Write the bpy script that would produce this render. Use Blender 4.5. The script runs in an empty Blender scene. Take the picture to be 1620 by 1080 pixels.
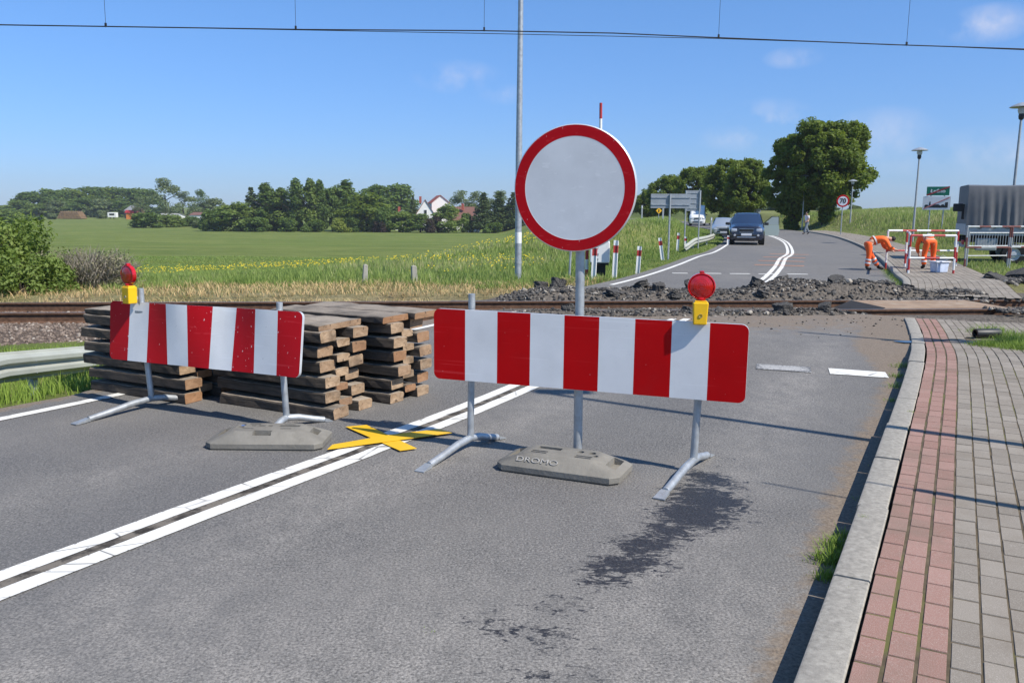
import bpy, bmesh, math, random
import numpy as np
from mathutils import Matrix, Vector, noise as mnoise

rng = np.random.default_rng(11)
random.seed(5)
S = bpy.context.scene
COL = S.collection

# ------------------------------------------------------------------ camera
EYE, FPX, HOR, ROLL = 1.65, 1330.0, 334.0, math.radians(0.35)
pitch = math.atan((540 - HOR) / FPX)
fw = Vector((0, math.cos(pitch), -math.sin(pitch)))
up0 = Vector((0, math.sin(pitch), math.cos(pitch)))
r0 = Vector((1, 0, 0))
cR = r0 * math.cos(ROLL) + up0 * math.sin(ROLL)
cU = up0 * math.cos(ROLL) - r0 * math.sin(ROLL)
cd = bpy.data.cameras.new('camera')
cam = bpy.data.objects.new('camera', cd)
COL.objects.link(cam)
cam.matrix_world = Matrix(((cR.x, cU.x, -fw.x, 0), (cR.y, cU.y, -fw.y, 0), (cR.z, cU.z, -fw.z, EYE), (0, 0, 0, 1)))
cd.sensor_width = 36
cd.lens = FPX / 1620 * 36
cd.clip_start = 0.05
cd.clip_end = 9000
S.camera = cam

# ------------------------------------------------------------------ sky, sun, exposure
SUN_EL = math.radians(49)
SUN_AZ = math.atan2(.83, -.555)          # clockwise from +Y
sdir = Vector((math.sin(SUN_AZ) * math.cos(SUN_EL), math.cos(SUN_AZ) * math.cos(SUN_EL), math.sin(SUN_EL)))
SKY_LOW, SKY_HIGH = (.35, .46, .74, 1), (.66, .90, 1.04, 1)
W = bpy.data.worlds.new('World')
S.world = W
W.use_nodes = True
wn, wl = W.node_tree.nodes, W.node_tree.links
bg = wn['Background']
bg.inputs['Strength'].default_value = 0.14
sky = wn.new('ShaderNodeTexSky')
sky.sky_type = 'NISHITA'
sky.sun_disc = False
sky.sun_elevation = SUN_EL
sky.sun_rotation = SUN_AZ
sky.air_density = 1.0
sky.dust_density = 0.15
sky.ozone_density = 5.0
sky.altitude = 0
# faint fair-weather cloud wisps, laid out by sky direction
geo = wn.new('ShaderNodeTexCoord')
sep = wn.new('ShaderNodeSeparateXYZ'); wl.new(geo.outputs['Generated'], sep.inputs[0])
zz = wn.new('ShaderNodeMath'); zz.operation = 'ADD'; wl.new(sep.outputs['Z'], zz.inputs[0]); zz.inputs[1].default_value = 0.12
dv = wn.new('ShaderNodeVectorMath'); dv.operation = 'DIVIDE'
wl.new(geo.outputs['Generated'], dv.inputs[0])
cmb = wn.new('ShaderNodeCombineXYZ')
for i in range(3): wl.new(zz.outputs[0], cmb.inputs[i])
wl.new(cmb.outputs[0], dv.inputs[1])
cn = wn.new('ShaderNodeTexNoise'); cn.inputs['Scale'].default_value = 2.1; cn.inputs['Detail'].default_value = 9; cn.inputs['Roughness'].default_value = .6
wl.new(dv.outputs[0], cn.inputs['Vector'])
cr = wn.new('ShaderNodeMapRange'); cr.inputs['From Min'].default_value = .585; cr.inputs['From Max'].default_value = .8
cr.inputs['To Max'].default_value = .6
wl.new(cn.outputs['Fac'], cr.inputs['Value'])
cloud = None
for (cx, cy, cz), rx, rz, st in (((.4657, .8655, .1847), .034, .016, .9), ((.3004, .9396, .1643), .026, .010, .6), ((-.0627, .9868, .1496), .045, .016, .55), ((-.0089, .9913, .1311), .028, .010, .5), ((.2810, .9544, .1010), .042, .020, .8),
        ((.3916, .9165, .0814), .05, .026, .5), ((.4860, .8719, .0593), .065, .024, .5), ((.2596, .9622, .0824), .05, .014, .5), ((.4357, .8987, .0510), .05, .012, .35)):
    sb = wn.new('ShaderNodeVectorMath'); sb.operation = 'SUBTRACT'; wl.new(geo.outputs['Generated'], sb.inputs[0]); sb.inputs[1].default_value = (cx, cy, cz)
    ml = wn.new('ShaderNodeVectorMath'); ml.operation = 'MULTIPLY'; wl.new(sb.outputs[0], ml.inputs[0]); ml.inputs[1].default_value = (1 / rx, 1 / rx * .6, 1 / rz)
    ln = wn.new('ShaderNodeVectorMath'); ln.operation = 'LENGTH'; wl.new(ml.outputs[0], ln.inputs[0])
    mr = wn.new('ShaderNodeMapRange'); mr.inputs['From Min'].default_value = 1.25; mr.inputs['From Max'].default_value = .1; mr.inputs['To Max'].default_value = st; wl.new(ln.outputs['Value'], mr.inputs['Value'])
    if cloud is None: cloud = mr.outputs[0]
    else:
        ad = wn.new('ShaderNodeMath'); ad.operation = 'MAXIMUM'; wl.new(cloud, ad.inputs[0]); wl.new(mr.outputs[0], ad.inputs[1]); cloud = ad.outputs[0]
cn.inputs['Scale'].default_value = 17; wl.new(geo.outputs['Generated'], cn.inputs['Vector'])
cr.inputs['From Min'].default_value = .40; cr.inputs['From Max'].default_value = .70; cr.inputs['To Max'].default_value = 1.0
cm = wn.new('ShaderNodeMath'); cm.operation = 'MULTIPLY'; wl.new(cr.outputs[0], cm.inputs[0]); wl.new(cloud, cm.inputs[1])
mx = wn.new('ShaderNodeMix'); mx.data_type = 'RGBA'
wl.new(cm.outputs[0], mx.inputs['Factor']); wl.new(sky.outputs[0], mx.inputs['A']); mx.inputs['B'].default_value = (4.5, 4.55, 5.2, 1)
# the photograph's clear northern air: bluer towards the horizon than the plain model
tn = wn.new('ShaderNodeMix'); tn.data_type = 'RGBA'; tn.blend_type = 'MULTIPLY'; tn.inputs['Factor'].default_value = 1
hz = wn.new('ShaderNodeMapRange'); hz.inputs['From Min'].default_value = 0; hz.inputs['From Max'].default_value = .45; wl.new(sep.outputs['Z'], hz.inputs['Value'])
hm = wn.new('ShaderNodeMix'); hm.data_type = 'RGBA'; hm.inputs['A'].default_value = SKY_LOW; hm.inputs['B'].default_value = SKY_HIGH; wl.new(hz.outputs[0], hm.inputs['Factor'])
wl.new(sky.outputs[0], tn.inputs['A']); wl.new(hm.outputs['Result'], tn.inputs['B']); wl.new(tn.outputs['Result'], mx.inputs['A'])
wl.new(mx.outputs['Result'], bg.inputs['Color'])
sl = bpy.data.lights.new('sun', 'SUN')
sl.energy = 5.0
sl.angle = math.radians(.53)
sl.color = (1, .94, .85)
sun = bpy.data.objects.new('sun', sl)
COL.objects.link(sun)
sun.rotation_euler = sdir.to_track_quat('Z', 'Y').to_euler()
S.view_settings.view_transform = 'Standard'
S.view_settings.look = 'None'
S.view_settings.exposure = 0.35
S.view_settings.gamma = 1
S.cycles.max_bounces = 6
S.cycles.diffuse_bounces = 3
S.cycles.transparent_max_bounces = 8

# ------------------------------------------------------------------ helpers
def tag(o, label=None, cat=None, group=None, kind=None):
    if label: o['label'] = label
    if cat: o['category'] = cat
    if group: o['group'] = group
    if kind: o['kind'] = kind
    return o

def thing(name, label, cat, loc=(0, 0, 0), rz=0.0, group=None):
    o = bpy.data.objects.new(name, None)
    o.empty_display_size = .1
    COL.objects.link(o)
    o.location = loc
    o.rotation_euler = (0, 0, rz)
    return tag(o, label, cat, group)

def dup(o, loc=None, rz=None, label=None, parent=None, scale=None):
    c = o.copy(); COL.objects.link(c)
    if parent is not None: c.parent = parent
    if loc is not None: c.location = loc
    if rz is not None: c.rotation_euler = (0, 0, rz)
    if scale is not None: c.scale = scale
    if label: c['label'] = label
    for ch in list(o.children): dup(ch, parent=c)
    return c

class MB:
    def __init__(s): s.v = []; s.f = []; s.m = []; s.n = 0
    def add(s, vs, fs, mi=0, M=None):
        vs = np.asarray(vs, float).reshape(-1, 3)
        if M is not None:
            Mn = np.array(M); vs = vs @ Mn[:3, :3].T + Mn[:3, 3]
        s.v.append(vs); b = s.n; s.n += len(vs)
        for k, f in enumerate(fs):
            s.f.append(tuple(i + b for i in f)); s.m.append(mi if isinstance(mi, int) else mi[k])
        return s
    def box(s, c, d, mi=0, M=None, bev=0.0):
        bm = bmesh.new(); bmesh.ops.create_cube(bm, size=1)
        for v in bm.verts: v.co = Vector((v.co.x * d[0], v.co.y * d[1], v.co.z * d[2]))
        if bev > 0: bmesh.ops.bevel(bm, geom=bm.edges[:], offset=bev, segments=2, affect='EDGES', profile=.6)
        for v in bm.verts: v.co += Vector(c)
        s.bm(bm, mi, M); return s
    def bm(s, bm, mi=0, M=None):
        bm.verts.ensure_lookup_table(); bm.verts.index_update()
        s.add([tuple(v.co) for v in bm.verts], [tuple(v.index for v in f.verts) for f in bm.faces], mi, M); bm.free()
    def tube(s, path, r, n=12, mi=0, M=None, cap=True):
        P = [Vector(p) for p in path]; rr = r if isinstance(r, (list, tuple)) else [r] * len(P)
        vs = []; fs = []
        ref = None
        for i, p in enumerate(P):
            t = (P[min(i + 1, len(P) - 1)] - P[max(i - 1, 0)]).normalized()
            if ref is None:
                ref = Vector((0, 0, 1)) if abs(t.z) < .9 else Vector((1, 0, 0))
                a = t.cross(ref).normalized()
            else:
                a = (a - t * a.dot(t)).normalized()
            b = t.cross(a)
            for k in range(n):
                th = 2 * math.pi * k / n
                vs.append(p + (a * math.cos(th) + b * math.sin(th)) * rr[i])
        for i in range(len(P) - 1):
            for k in range(n):
                k2 = (k + 1) % n
                fs.append((i * n + k, i * n + k2, (i + 1) * n + k2, (i + 1) * n + k))
        if cap:
            fs.append(tuple(range(n - 1, -1, -1))); fs.append(tuple((len(P) - 1) * n + k for k in range(n)))
        s.add([tuple(v) for v in vs], fs, mi, M); return s
    def cyl(s, a, b, r, n=16, mi=0, M=None): return s.tube([a, b], r, n, mi, M)
    def lathe(s, prof, n=32, mi=0, M=None):
        """prof: (r, z) pairs; mi int or list per profile segment"""
        vs = []; fs = []; ms = []
        for (r, z) in prof:
            for k in range(n):
                th = 2 * math.pi * k / n; vs.append((r * math.cos(th), r * math.sin(th), z))
        for i in range(len(prof) - 1):
            for k in range(n):
                k2 = (k + 1) % n
                fs.append((i * n + k, i * n + k2, (i + 1) * n + k2, (i + 1) * n + k)); ms.append(mi if isinstance(mi, int) else mi[i])
        s.add(vs, fs, ms, M); return s
    def prism(s, out, a0, a1, axis='y', mi=0, M=None):
        """outline of (p,q) pairs extruded along axis from a0 to a1"""
        n = len(out); vs = []
        for a in (a0, a1):
            for p, q in out: vs.append({'y': (p, a, q), 'x': (a, p, q), 'z': (p, q, a)}[axis])
        fs = [tuple(range(n - 1, -1, -1)), tuple(range(n, 2 * n))] + [(i, (i + 1) % n, n + (i + 1) % n, n + i) for i in range(n)]
        s.add(vs, fs, mi, M); return s
    def build(s, name, mats, parent=None, smooth=None, loc=None, fix=True):
        me = bpy.data.meshes.new(name)
        vs = np.concatenate(s.v) if s.v else np.zeros((0, 3))
        me.from_pydata(vs.tolist(), [], s.f)
        for m in (mats if isinstance(mats, (list, tuple)) else [mats]): me.materials.append(m)
        me.polygons.foreach_set('material_index', s.m)
        if fix:
            bm = bmesh.new(); bm.from_mesh(me); bmesh.ops.recalc_face_normals(bm, faces=bm.faces); bm.to_mesh(me); bm.free()
        if smooth is not None:
            me.shade_smooth(); me.set_sharp_from_angle(angle=math.radians(smooth))
        me.update()
        o = bpy.data.objects.new(name, me); COL.objects.link(o)
        if parent is not None: o.parent = parent
        if loc is not None: o.location = loc
        return o

def np_mesh(name, V, F, mats, attr=None, parent=None, smooth=False, mi=None):
    """V (n,3), F (m,k) with constant k; attr: dict name->per-vertex floats"""
    me = bpy.data.meshes.new(name)
    k = F.shape[1]
    me.vertices.add(len(V)); me.vertices.foreach_set('co', np.ascontiguousarray(V, np.float32).ravel())
    me.loops.add(F.size); me.loops.foreach_set('vertex_index', np.ascontiguousarray(F, np.int32).ravel())
    me.polygons.add(len(F)); me.polygons.foreach_set('loop_start', np.arange(0, F.size, k, dtype=np.int32))
    if mi is not None: me.polygons.foreach_set('material_index', np.ascontiguousarray(mi, np.int32))
    me.update(calc_edges=True)
    for a, vals in (attr or {}).items():
        at = me.attributes.new(a, 'FLOAT', 'POINT'); at.data.foreach_set('value', np.ascontiguousarray(vals, np.float32))
    for m in (mats if isinstance(mats, (list, tuple)) else [mats]): me.materials.append(m)
    if smooth: me.shade_smooth()
    else: me.shade_flat()
    o = bpy.data.objects.new(name, me); COL.objects.link(o)
    if parent is not None: o.parent = parent
    return o

def sm(x, a, b):
    t = np.clip((np.asarray(x, float) - a) / (b - a), 0, 1); return t * t * (3 - 2 * t)

def vnoise(x, y, sc, seed=0, oct=3):
    """value noise 0..1, vectorised"""
    x = np.asarray(x, float) * sc; y = np.asarray(y, float) * sc
    out = np.zeros(np.broadcast(x, y).shape); amp = 1.0; tot = 0.0
    for o in range(oct):
        xi = np.floor(x).astype(np.int64); yi = np.floor(y).astype(np.int64); fx = x - xi; fy = y - yi
        fx = fx * fx * (3 - 2 * fx); fy = fy * fy * (3 - 2 * fy)
        def h(a, b):
            n = (a * 374761393 + b * 668265263 + (seed + o) * 1442695041) & 0xFFFFFFFF
            n = ((n ^ (n >> 13)) * 1274126177) & 0xFFFFFFFF
            return ((n ^ (n >> 16)) & 0xFFFF) / 65535.0
        out += amp * ((h(xi, yi) * (1 - fx) + h(xi + 1, yi) * fx) * (1 - fy) + (h(xi, yi + 1) * (1 - fx) + h(xi + 1, yi + 1) * fx) * fy)
        tot += amp; amp *= .5; x = x * 2.03 + 17; y = y * 2.03 + 5
    return out / tot

# ------------------------------------------------------------------ materials
def C(r, g=None, b=None):
    if g is None: g = b = r
    return (r, g, b, 1)

class N:
    """small node-graph helper"""
    def __init__(s, name):
        s.mat = bpy.data.materials.new(name); s.mat.use_nodes = True
        s.t = s.mat.node_tree; s.n = s.t.nodes; s.l = s.t.links
        s.b = s.n['Principled BSDF']
        tc = s.n.new('ShaderNodeTexCoord'); oi = s.n.new('ShaderNodeObjectInfo')
        vm = s.n.new('ShaderNodeVectorMath'); vm.operation = 'MULTIPLY_ADD'
        vm.inputs[1].default_value = (41.3, 27.7, 33.1)
        s.l.new(oi.outputs['Random'], vm.inputs[0]); s.l.new(tc.outputs['Object'], vm.inputs[2])
        s.co = vm.outputs[0]; s.raw = tc.outputs['Object']
    def map(s, scale=(1, 1, 1), rot=(0, 0, 0)):
        m = s.n.new('ShaderNodeMapping'); m.inputs['Scale'].default_value = scale; m.inputs['Rotation'].default_value = rot
        s.l.new(s.co, m.inputs[0]); return m.outputs[0]
    def noise(s, scale, detail=4, rough=.55, vec=None, dist=0):
        n = s.n.new('ShaderNodeTexNoise'); n.inputs['Scale'].default_value = scale; n.inputs['Detail'].default_value = detail
        n.inputs['Roughness'].default_value = rough; n.inputs['Distortion'].default_value = dist
        s.l.new(vec or s.co, n.inputs['Vector']); return n.outputs['Fac']
    def voro(s, scale, vec=None, out='Distance', feature='F1'):
        n = s.n.new('ShaderNodeTexVoronoi'); n.inputs['Scale'].default_value = scale; n.feature = feature
        s.l.new(vec or s.co, n.inputs['Vector']); return n.outputs[out]
    def rng(s, v, a, b, c=0., d=1.):
        n = s.n.new('ShaderNodeMapRange'); s.l.new(v, n.inputs['Value'])
        for k, x in zip(('From Min', 'From Max', 'To Min', 'To Max'), (a, b, c, d)): n.inputs[k].default_value = x
        return n.outputs[0]
    def mix(s, f, a, b, mode='MIX'):
        n = s.n.new('ShaderNodeMix'); n.data_type = 'RGBA'; n.blend_type = mode
        for k, x in (('Factor', f), ('A', a), ('B', b)):
            if isinstance(x, (tuple, float, int)): n.inputs[k].default_value = x
            else: s.l.new(x, n.inputs[k])
        return n.outputs['Result']
    def math(s, op, a, b):
        n = s.n.new('ShaderNodeMath'); n.operation = op
        for i, x in enumerate((a, b)):
            if isinstance(x, (int, float)): n.inputs[i].default_value = x
            else: s.l.new(x, n.inputs[i])
        return n.outputs[0]
    def attr(s, name):
        n = s.n.new('ShaderNodeAttribute'); n.attribute_name = name; return n.outputs['Fac']
    def col(s, c):
        if isinstance(c, tuple): s.b.inputs['Base Color'].default_value = c
        else: s.l.new(c, s.b.inputs['Base Color'])
        return s
    def rough(s, r):
        if isinstance(r, (int, float)): s.b.inputs['Roughness'].default_value = r
        else: s.l.new(r, s.b.inputs['Roughness'])
        return s
    def metal(s, m): s.b.inputs['Metallic'].default_value = m; return s
    def spec(s, m): s.b.inputs['Specular IOR Level'].default_value = m; return s
    def bump(s, h, strength=.5, dist=.01):
        n = s.n.new('ShaderNodeBump'); n.inputs['Strength'].default_value = strength; n.inputs['Distance'].default_value = dist
        s.l.new(h, n.inputs['Height']); s.l.new(n.outputs[0], s.b.inputs['Normal']); return s

def simple(name, c, rough=.6, metal=0., var=.25, vs=8., bump=.0, spec=.5, dirt=None):
    n = N(name); f = n.noise(vs, 5, .6)
    d = tuple(x * (1 - var) for x in c[:3]) + (1,); u = tuple(min(1, x * (1 + var)) for x in c[:3]) + (1,)
    k = n.mix(n.rng(f, .3, .7), d, u)
    if dirt: k = n.mix(n.rng(n.noise(dirt[1], 6, .65), dirt[2], dirt[2] + .12, 0, dirt[3]), k, dirt[0])
    n.col(k).rough(rough).metal(metal).spec(spec)
    if bump: n.bump(n.noise(vs * 6, 4), bump, .01)
    return n.mat

# asphalt: aggregate speckle, tar stain / dust / worn masks stored on the mesh
def asphalt_mat():
    n = N('asphalt')
    sp = n.noise(80, 4, .8); ag = n.voro(55)
    k = n.mix(n.rng(sp, .36, .64), C(.036, .035, .035), C(.205, .195, .18))
    k = n.mix(n.rng(ag, .05, .3, .8, 0), k, C(.36, .34, .31))
    k = n.mix(n.rng(n.noise(1.1, 5, .6), .35, .7, 0, .45), k, C(.19, .178, .16))
    k = n.mix(n.rng(n.noise(.45, 3, .5, n.map((1, .3, 1))), .4, .68, 0, .35), k, C(.10, .10, .104))
    wr = n.math('MULTIPLY', n.attr('worn'), n.rng(n.noise(5, 8, .78, n.map((1, .7, 1), (0, 0, .5))), .3, .68))
    k = n.mix(wr, k, n.mix(n.rng(sp, .36, .64), C(.10, .094, .085), C(.40, .37, .33)))
    du = n.rng(n.math('ADD', n.attr('dust'), n.math('MULTIPLY', n.math('SUBTRACT', n.noise(7, 8, .72), .5), 1.5)), .35, .72, 0, .95)
    k = n.mix(du, k, n.mix(n.rng(n.noise(60, 4, .7), .35, .65), C(.12, .092, .066), C(.24, .19, .14)))
    fine = n.noise(13, 10, .8, n.map((1, 1.9, 1), (0, 0, .5)), .8)
    st = n.rng(n.math('ADD', n.math('MULTIPLY', n.attr('stain'), .75), n.math('MULTIPLY', n.math('SUBTRACT', fine, .5), 2.6)), .40, .52)
    k = n.mix(st, k, n.mix(n.rng(sp, .45, .7), C(.018, .018, .02), C(.06, .06, .065)))
    n.col(k).rough(n.rng(st, 0, 1, .86, .55)).spec(.35)
    n.bump(n.math('ADD', sp, n.math('MULTIPLY', ag, .6)), .55, .006)
    return n.mat

def marking_mat(name='road_paint', c=(.74, .725, .67), wear=.6):
    n = N(name)
    k = n.mix(n.rng(n.noise(6, 5, .6), .3, .7), C(*[x * .86 for x in c]), C(*c))
    k = n.mix(n.rng(n.noise(60, 3, .7), .5, .75, 0, .35), k, C(.45, .43, .4))
    crack = n.rng(n.voro(2.6, n.map((.6, 1.5, 1), (0, 0, -.5)), feature='DISTANCE_TO_EDGE'), 0, .02, 1, 0)
    k = n.mix(n.math('MULTIPLY', crack, n.rng(n.noise(1.7), .42, .55)), k, C(.09, .085, .08))
    wr = n.rng(n.math('ADD', n.noise(34, 8, .78), n.math('MULTIPLY', n.attr('edge'), .13)), .78 - wear * .14, .80 - wear * .12)
    k = n.mix(wr, k, C(.10, .1, .102))
    n.col(k).rough(.7).spec(.3).bump(n.noise(120, 2), .3, .004)
    return n.mat

def foliage_mat(name, c1, c2, trans=.35, rough=.6):
    n = N(name)
    k = n.mix(n.attr('tint'), C(*c1), C(*c2))
    t = n.n.new('ShaderNodeBsdfTranslucent'); m = n.n.new('ShaderNodeMixShader'); m.inputs[0].default_value = trans
    n.l.new(n.mix(.35, k, C(.32, .42, .03), 'MIX'), t.inputs['Color'])
    n.col(k).rough(rough).spec(.3)
    n.l.new(n.b.outputs[0], m.inputs[1]); n.l.new(t.outputs[0], m.inputs[2])
    n.l.new(m.outputs[0], n.n['Material Output'].inputs['Surface'])
    return n.mat

def wood_mat(name, dark, light, gmap=(1.2, 14, 14), warm=False):
    n = N(name)
    g = n.noise(3.2, 8, .7, n.map(gmap), .6)
    k = n.mix(n.rng(g, .3, .7), C(*dark), C(*light))
    k = n.mix(n.rng(n.noise(2.5, 5, .65), .48, .68, 0, .7), k, C(.03, .028, .026))
    oi = n.n.new('ShaderNodeObjectInfo')
    k = n.mix(n.rng(oi.outputs['Random'], 0, 1, 0, .35), k, C(.05, .045, .042))
    if warm: k = n.mix(n.rng(oi.outputs['Random'], .45, .9, 0, .6), k, C(.34, .16, .07)); k = n.mix(n.rng(n.noise(24, 4, .6), .62, .68, 0, .85), k, C(.05, .035, .028))
    n.col(k).rough(.9).spec(.2).bump(n.math('ADD', g, n.math('MULTIPLY', n.noise(30, 5, .7), .5)), .9, .012)
    return n.mat

def sheet_mat(name, c, marks=(.8, .8, .8), amt=.5, dens=.73, rough=.38):
    """retro-reflective sign sheeting with chips and scratches"""
    n = N(name)
    k = n.mix(n.rng(n.noise(3, 5, .6), .3, .75), C(*[x * .84 for x in c]), C(*c))
    k = n.mix(n.rng(n.noise(55, 2, .5, n.map((1, 1, .6))), dens, dens + .02, 0, amt), k, C(*marks))
    sc1 = n.rng(n.noise(9, 2, .5, n.map((.12, 5, 5), (.3, .5, .7))), .66, .70, 0, .3)
    sc2 = n.rng(n.noise(9, 2, .5, n.map((.12, 5, 5), (.2, -1.1, -.4))), .67, .71, 0, .25)
    k = n.mix(n.math('MAXIMUM', sc1, sc2), k, C(*[min(.85, x * 1.25 + .06) for x in c]))
    k = n.mix(n.rng(n.noise(1.8, 6, .7), .55, .8, 0, .3), k, C(*[x * .6 + .03 for x in c]))
    n.col(k).rough(rough).spec(.1)
    return n.mat

M = {}
M['asphalt'] = asphalt_mat()
M['paint'] = marking_mat()
M['paint_worn'] = marking_mat('road_paint_worn', (.40, .39, .37), 1.5)
M['seam'] = simple('road_joint', C(.062, .055, .047), .95, 0, .5, 16, .5, .2, (C(.17, .15, .125), 8, .45, .9))
M['tape'] = simple('yellow_tape', C(.72, .42, .015), .5, 0, .06, 5)
M['orange_paint'] = simple('orange_spray', C(.75, .28, .1), .8, 0, .2, 20)
M['sheet_red'] = sheet_mat('sheet_red', (.50, .003, .005), (.6, .5, .5), .4, .765)
M['sheet_red_old'] = sheet_mat('sheet_red_chipped', (.52, .008, .014), (.72, .7, .7), .95, .715)
M['sheet_white'] = sheet_mat('sheet_white', (.78, .78, .77), (.4, .4, .42), .5, .76)
M['sheet_white_old'] = sheet_mat('sheet_white_old', (.78, .78, .76), (.2, .2, .2), .7, .735)
M['sign_white'] = sheet_mat('sign_white', (.74, .745, .75), (.35, .35, .37), .5, .76, .45)
M['galv'] = simple('galvanised_steel', C(.40, .42, .43), .5, .55, .22, 14, .05, .5, (C(.32, .25, .18), 9, .66, .5))
M['galv_dull'] = simple('galvanised_dull', C(.34, .36, .37), .6, .35, .15, 10)
M['alu_edge'] = simple('sheet_edge', C(.62, .64, .66), .45, .4, .1, 10)
M['rust'] = simple('rust', C(.11, .06, .036), .9, .0, .4, 14, .3, .3)
M['rail_top'] = simple('rail_running_band', C(.24, .22, .20), .45, .6, .15, 6)
M['conc'] = simple('kerb_concrete', C(.32, .295, .25), .9, 0, .26, 42, .35, .3, (C(.24, .22, .19), 4, .55, .5))
M['conc_post'] = simple('concrete_post', C(.34, .32, .27), .9, 0, .2, 6, .4, .3)
M['sleeper'] = simple('concrete_sleeper', C(.26, .21, .17), .9, 0, .25, 5, .3, .3)
M['rubber'] = simple('recycled_base', C(.185, .173, .148), .85, 0, .16, 7, .3, .35, (C(.13, .12, .10), 5, .55, .55))
M['black'] = simple('black_plastic', C(.018), .5, 0, .2, 6)
M['dark'] = simple('dark_underside', C(.012), .8, 0, .2, 6)
M['yel'] = simple('yellow_plastic', C(.80, .47, .008), .38, 0, .05, 6)
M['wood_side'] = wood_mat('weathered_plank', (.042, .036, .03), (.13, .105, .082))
M['wood_end'] = wood_mat('plank_sawn_end', (.23, .145, .08), (.50, .36, .235), (10, 3, 6), True)
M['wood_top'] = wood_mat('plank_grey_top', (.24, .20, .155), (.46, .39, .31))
M['white_paint'] = simple('white_enamel', C(.74, .74, .72), .45, 0, .06, 6, 0, .5, (C(.5, .47, .42), 5, .6, .5))
M['red_paint'] = simple('red_enamel', C(.42, .03, .028), .5, 0, .15, 8)
M['trunk'] = wood_mat('bark', (.035, .028, .02), (.11, .09, .065), (8, 8, 1.5))
M['tyre'] = simple('tyre_rubber', C(.014), .85, 0, .2, 10)
M['glass'] = simple('car_glass', C(.012, .016, .02), .06, 0, .0, 2, 0, .8)
M['chrome'] = simple('chrome', C(.6, .62, .64), .2, .9, .05, 5)

def lens_mat():
    n = N('red_lens')
    ring = n.n.new('ShaderNodeTexWave'); ring.wave_type = 'RINGS'; ring.rings_direction = 'SPHERICAL'
    ring.inputs['Scale'].default_value = 26; n.l.new(n.raw, ring.inputs['Vector'])
    n.col(n.mix(n.rng(n.noise(16, 3), .3, .7), C(.33, .002, .004), C(.62, .012, .014))).rough(.12)
    n.b.inputs['Coat Weight'].default_value = .6
    n.b.inputs['Subsurface Weight'].default_value = .25
    n.b.inputs['Subsurface Radius'].default_value = (.05, .004, .004)
    n.bump(n.noise(60, 2), .05, .002)
    return n.mat
M['lens'] = lens_mat()

# ------------------------------------------------------------------ road geometry
def spline(pts, step=.25):
    P = np.array(pts, float); out = []
    for i in range(len(P) - 1):
        p0 = P[max(i - 1, 0)]; p1 = P[i]; p2 = P[i + 1]; p3 = P[min(i + 2, len(P) - 1)]
        n = max(2, int(np.linalg.norm(p2 - p1) / step))
        t = np.linspace(0, 1, n, endpoint=False)[:, None]
        out.append(.5 * (2 * p1 + (p2 - p0) * t + (2 * p0 - 5 * p1 + 4 * p2 - p3) * t ** 2 + (3 * p1 - p0 - 3 * p2 + p3) * t ** 3))
    out.append(P[-1:]); return np.concatenate(out)

class Path:
    def __init__(s, pts):
        s.p = spline(pts); d = np.diff(s.p, axis=0); s.L = np.concatenate([[0], np.cumsum(np.linalg.norm(d, axis=1))])
        t = np.gradient(s.p, axis=0); s.t = t / np.linalg.norm(t, axis=1)[:, None]
    def at(s, L, d=0.0):
        L = np.asarray(L, float); x = np.interp(L, s.L, s.p[:, 0]); y = np.interp(L, s.L, s.p[:, 1])
        tx = np.interp(L, s.L, s.t[:, 0]); ty = np.interp(L, s.L, s.t[:, 1]); k = np.hypot(tx, ty)
        return np.stack([x + ty / k * d, y - tx / k * d], -1)      # d > 0 : to the right
    def ang(s, L): return math.atan2(np.interp(L, s.L, s.t[:, 1]), np.interp(L, s.L, s.t[:, 0]))
    def project(s, x, y):
        x = np.asarray(x, float).ravel(); y = np.asarray(y, float).ravel(); Ls = np.zeros(len(x)); ds = np.zeros(len(x))
        sub = s.p[::4]; 
        for a in range(0, len(x), 4000):
            q = np.stack([x[a:a + 4000], y[a:a + 4000]], -1)
            j = np.argmin(((q[:, None] - sub[None]) ** 2).sum(-1), 1) * 4; j = np.minimum(j, len(s.p) - 1)
            r = q - s.p[j]; t = s.t[j]
            Ls[a:a + 4000] = s.L[j] + (r * t).sum(-1); ds[a:a + 4000] = r[:, 0] * t[:, 1] - r[:, 1] * t[:, 0]
        return Ls, ds
    def L_at_y(s, y): return float(np.interp(y, s.p[:, 1], s.L))

ROAD = Path([(-13.5, -18), (-5.0, -1.6), (-2.25, 3.5), (-1.0, 5.73), (.07, 7.75), (2.9, 13.6), (5.72, 19.5), (7.9, 25.15), (9.8, 30.6), (11.6, 35.3), (14.9, 46), (17.0, 54), (18.8, 62), (20.8, 72), (23.2, 87), (25.2, 106), (26.6, 130), (27, 170), (24, 230), (15, 300)])
KERB = Path([(-9.0, -16.5), (-.67, -.43), (.13, 1.07), (.93, 2.57), (1.23, 3.13), (2.33, 5.21), (4.39, 9.14), (5.45, 11.4), (6.2, 13.2)])
KFAR = Path([(7.75, 16.7), (9.2, 19.8), (10.16, 22.4), (13.35, 30.8), (17.4, 42.4), (21.6, 56.2), (24, 65.8), (25.9, 76), (27.6, 90), (29.2, 110), (30.6, 140), (31, 180)])
TRK = lambda x: 14.68 + .085 * x          # centre line of the track, y as function of x

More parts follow.
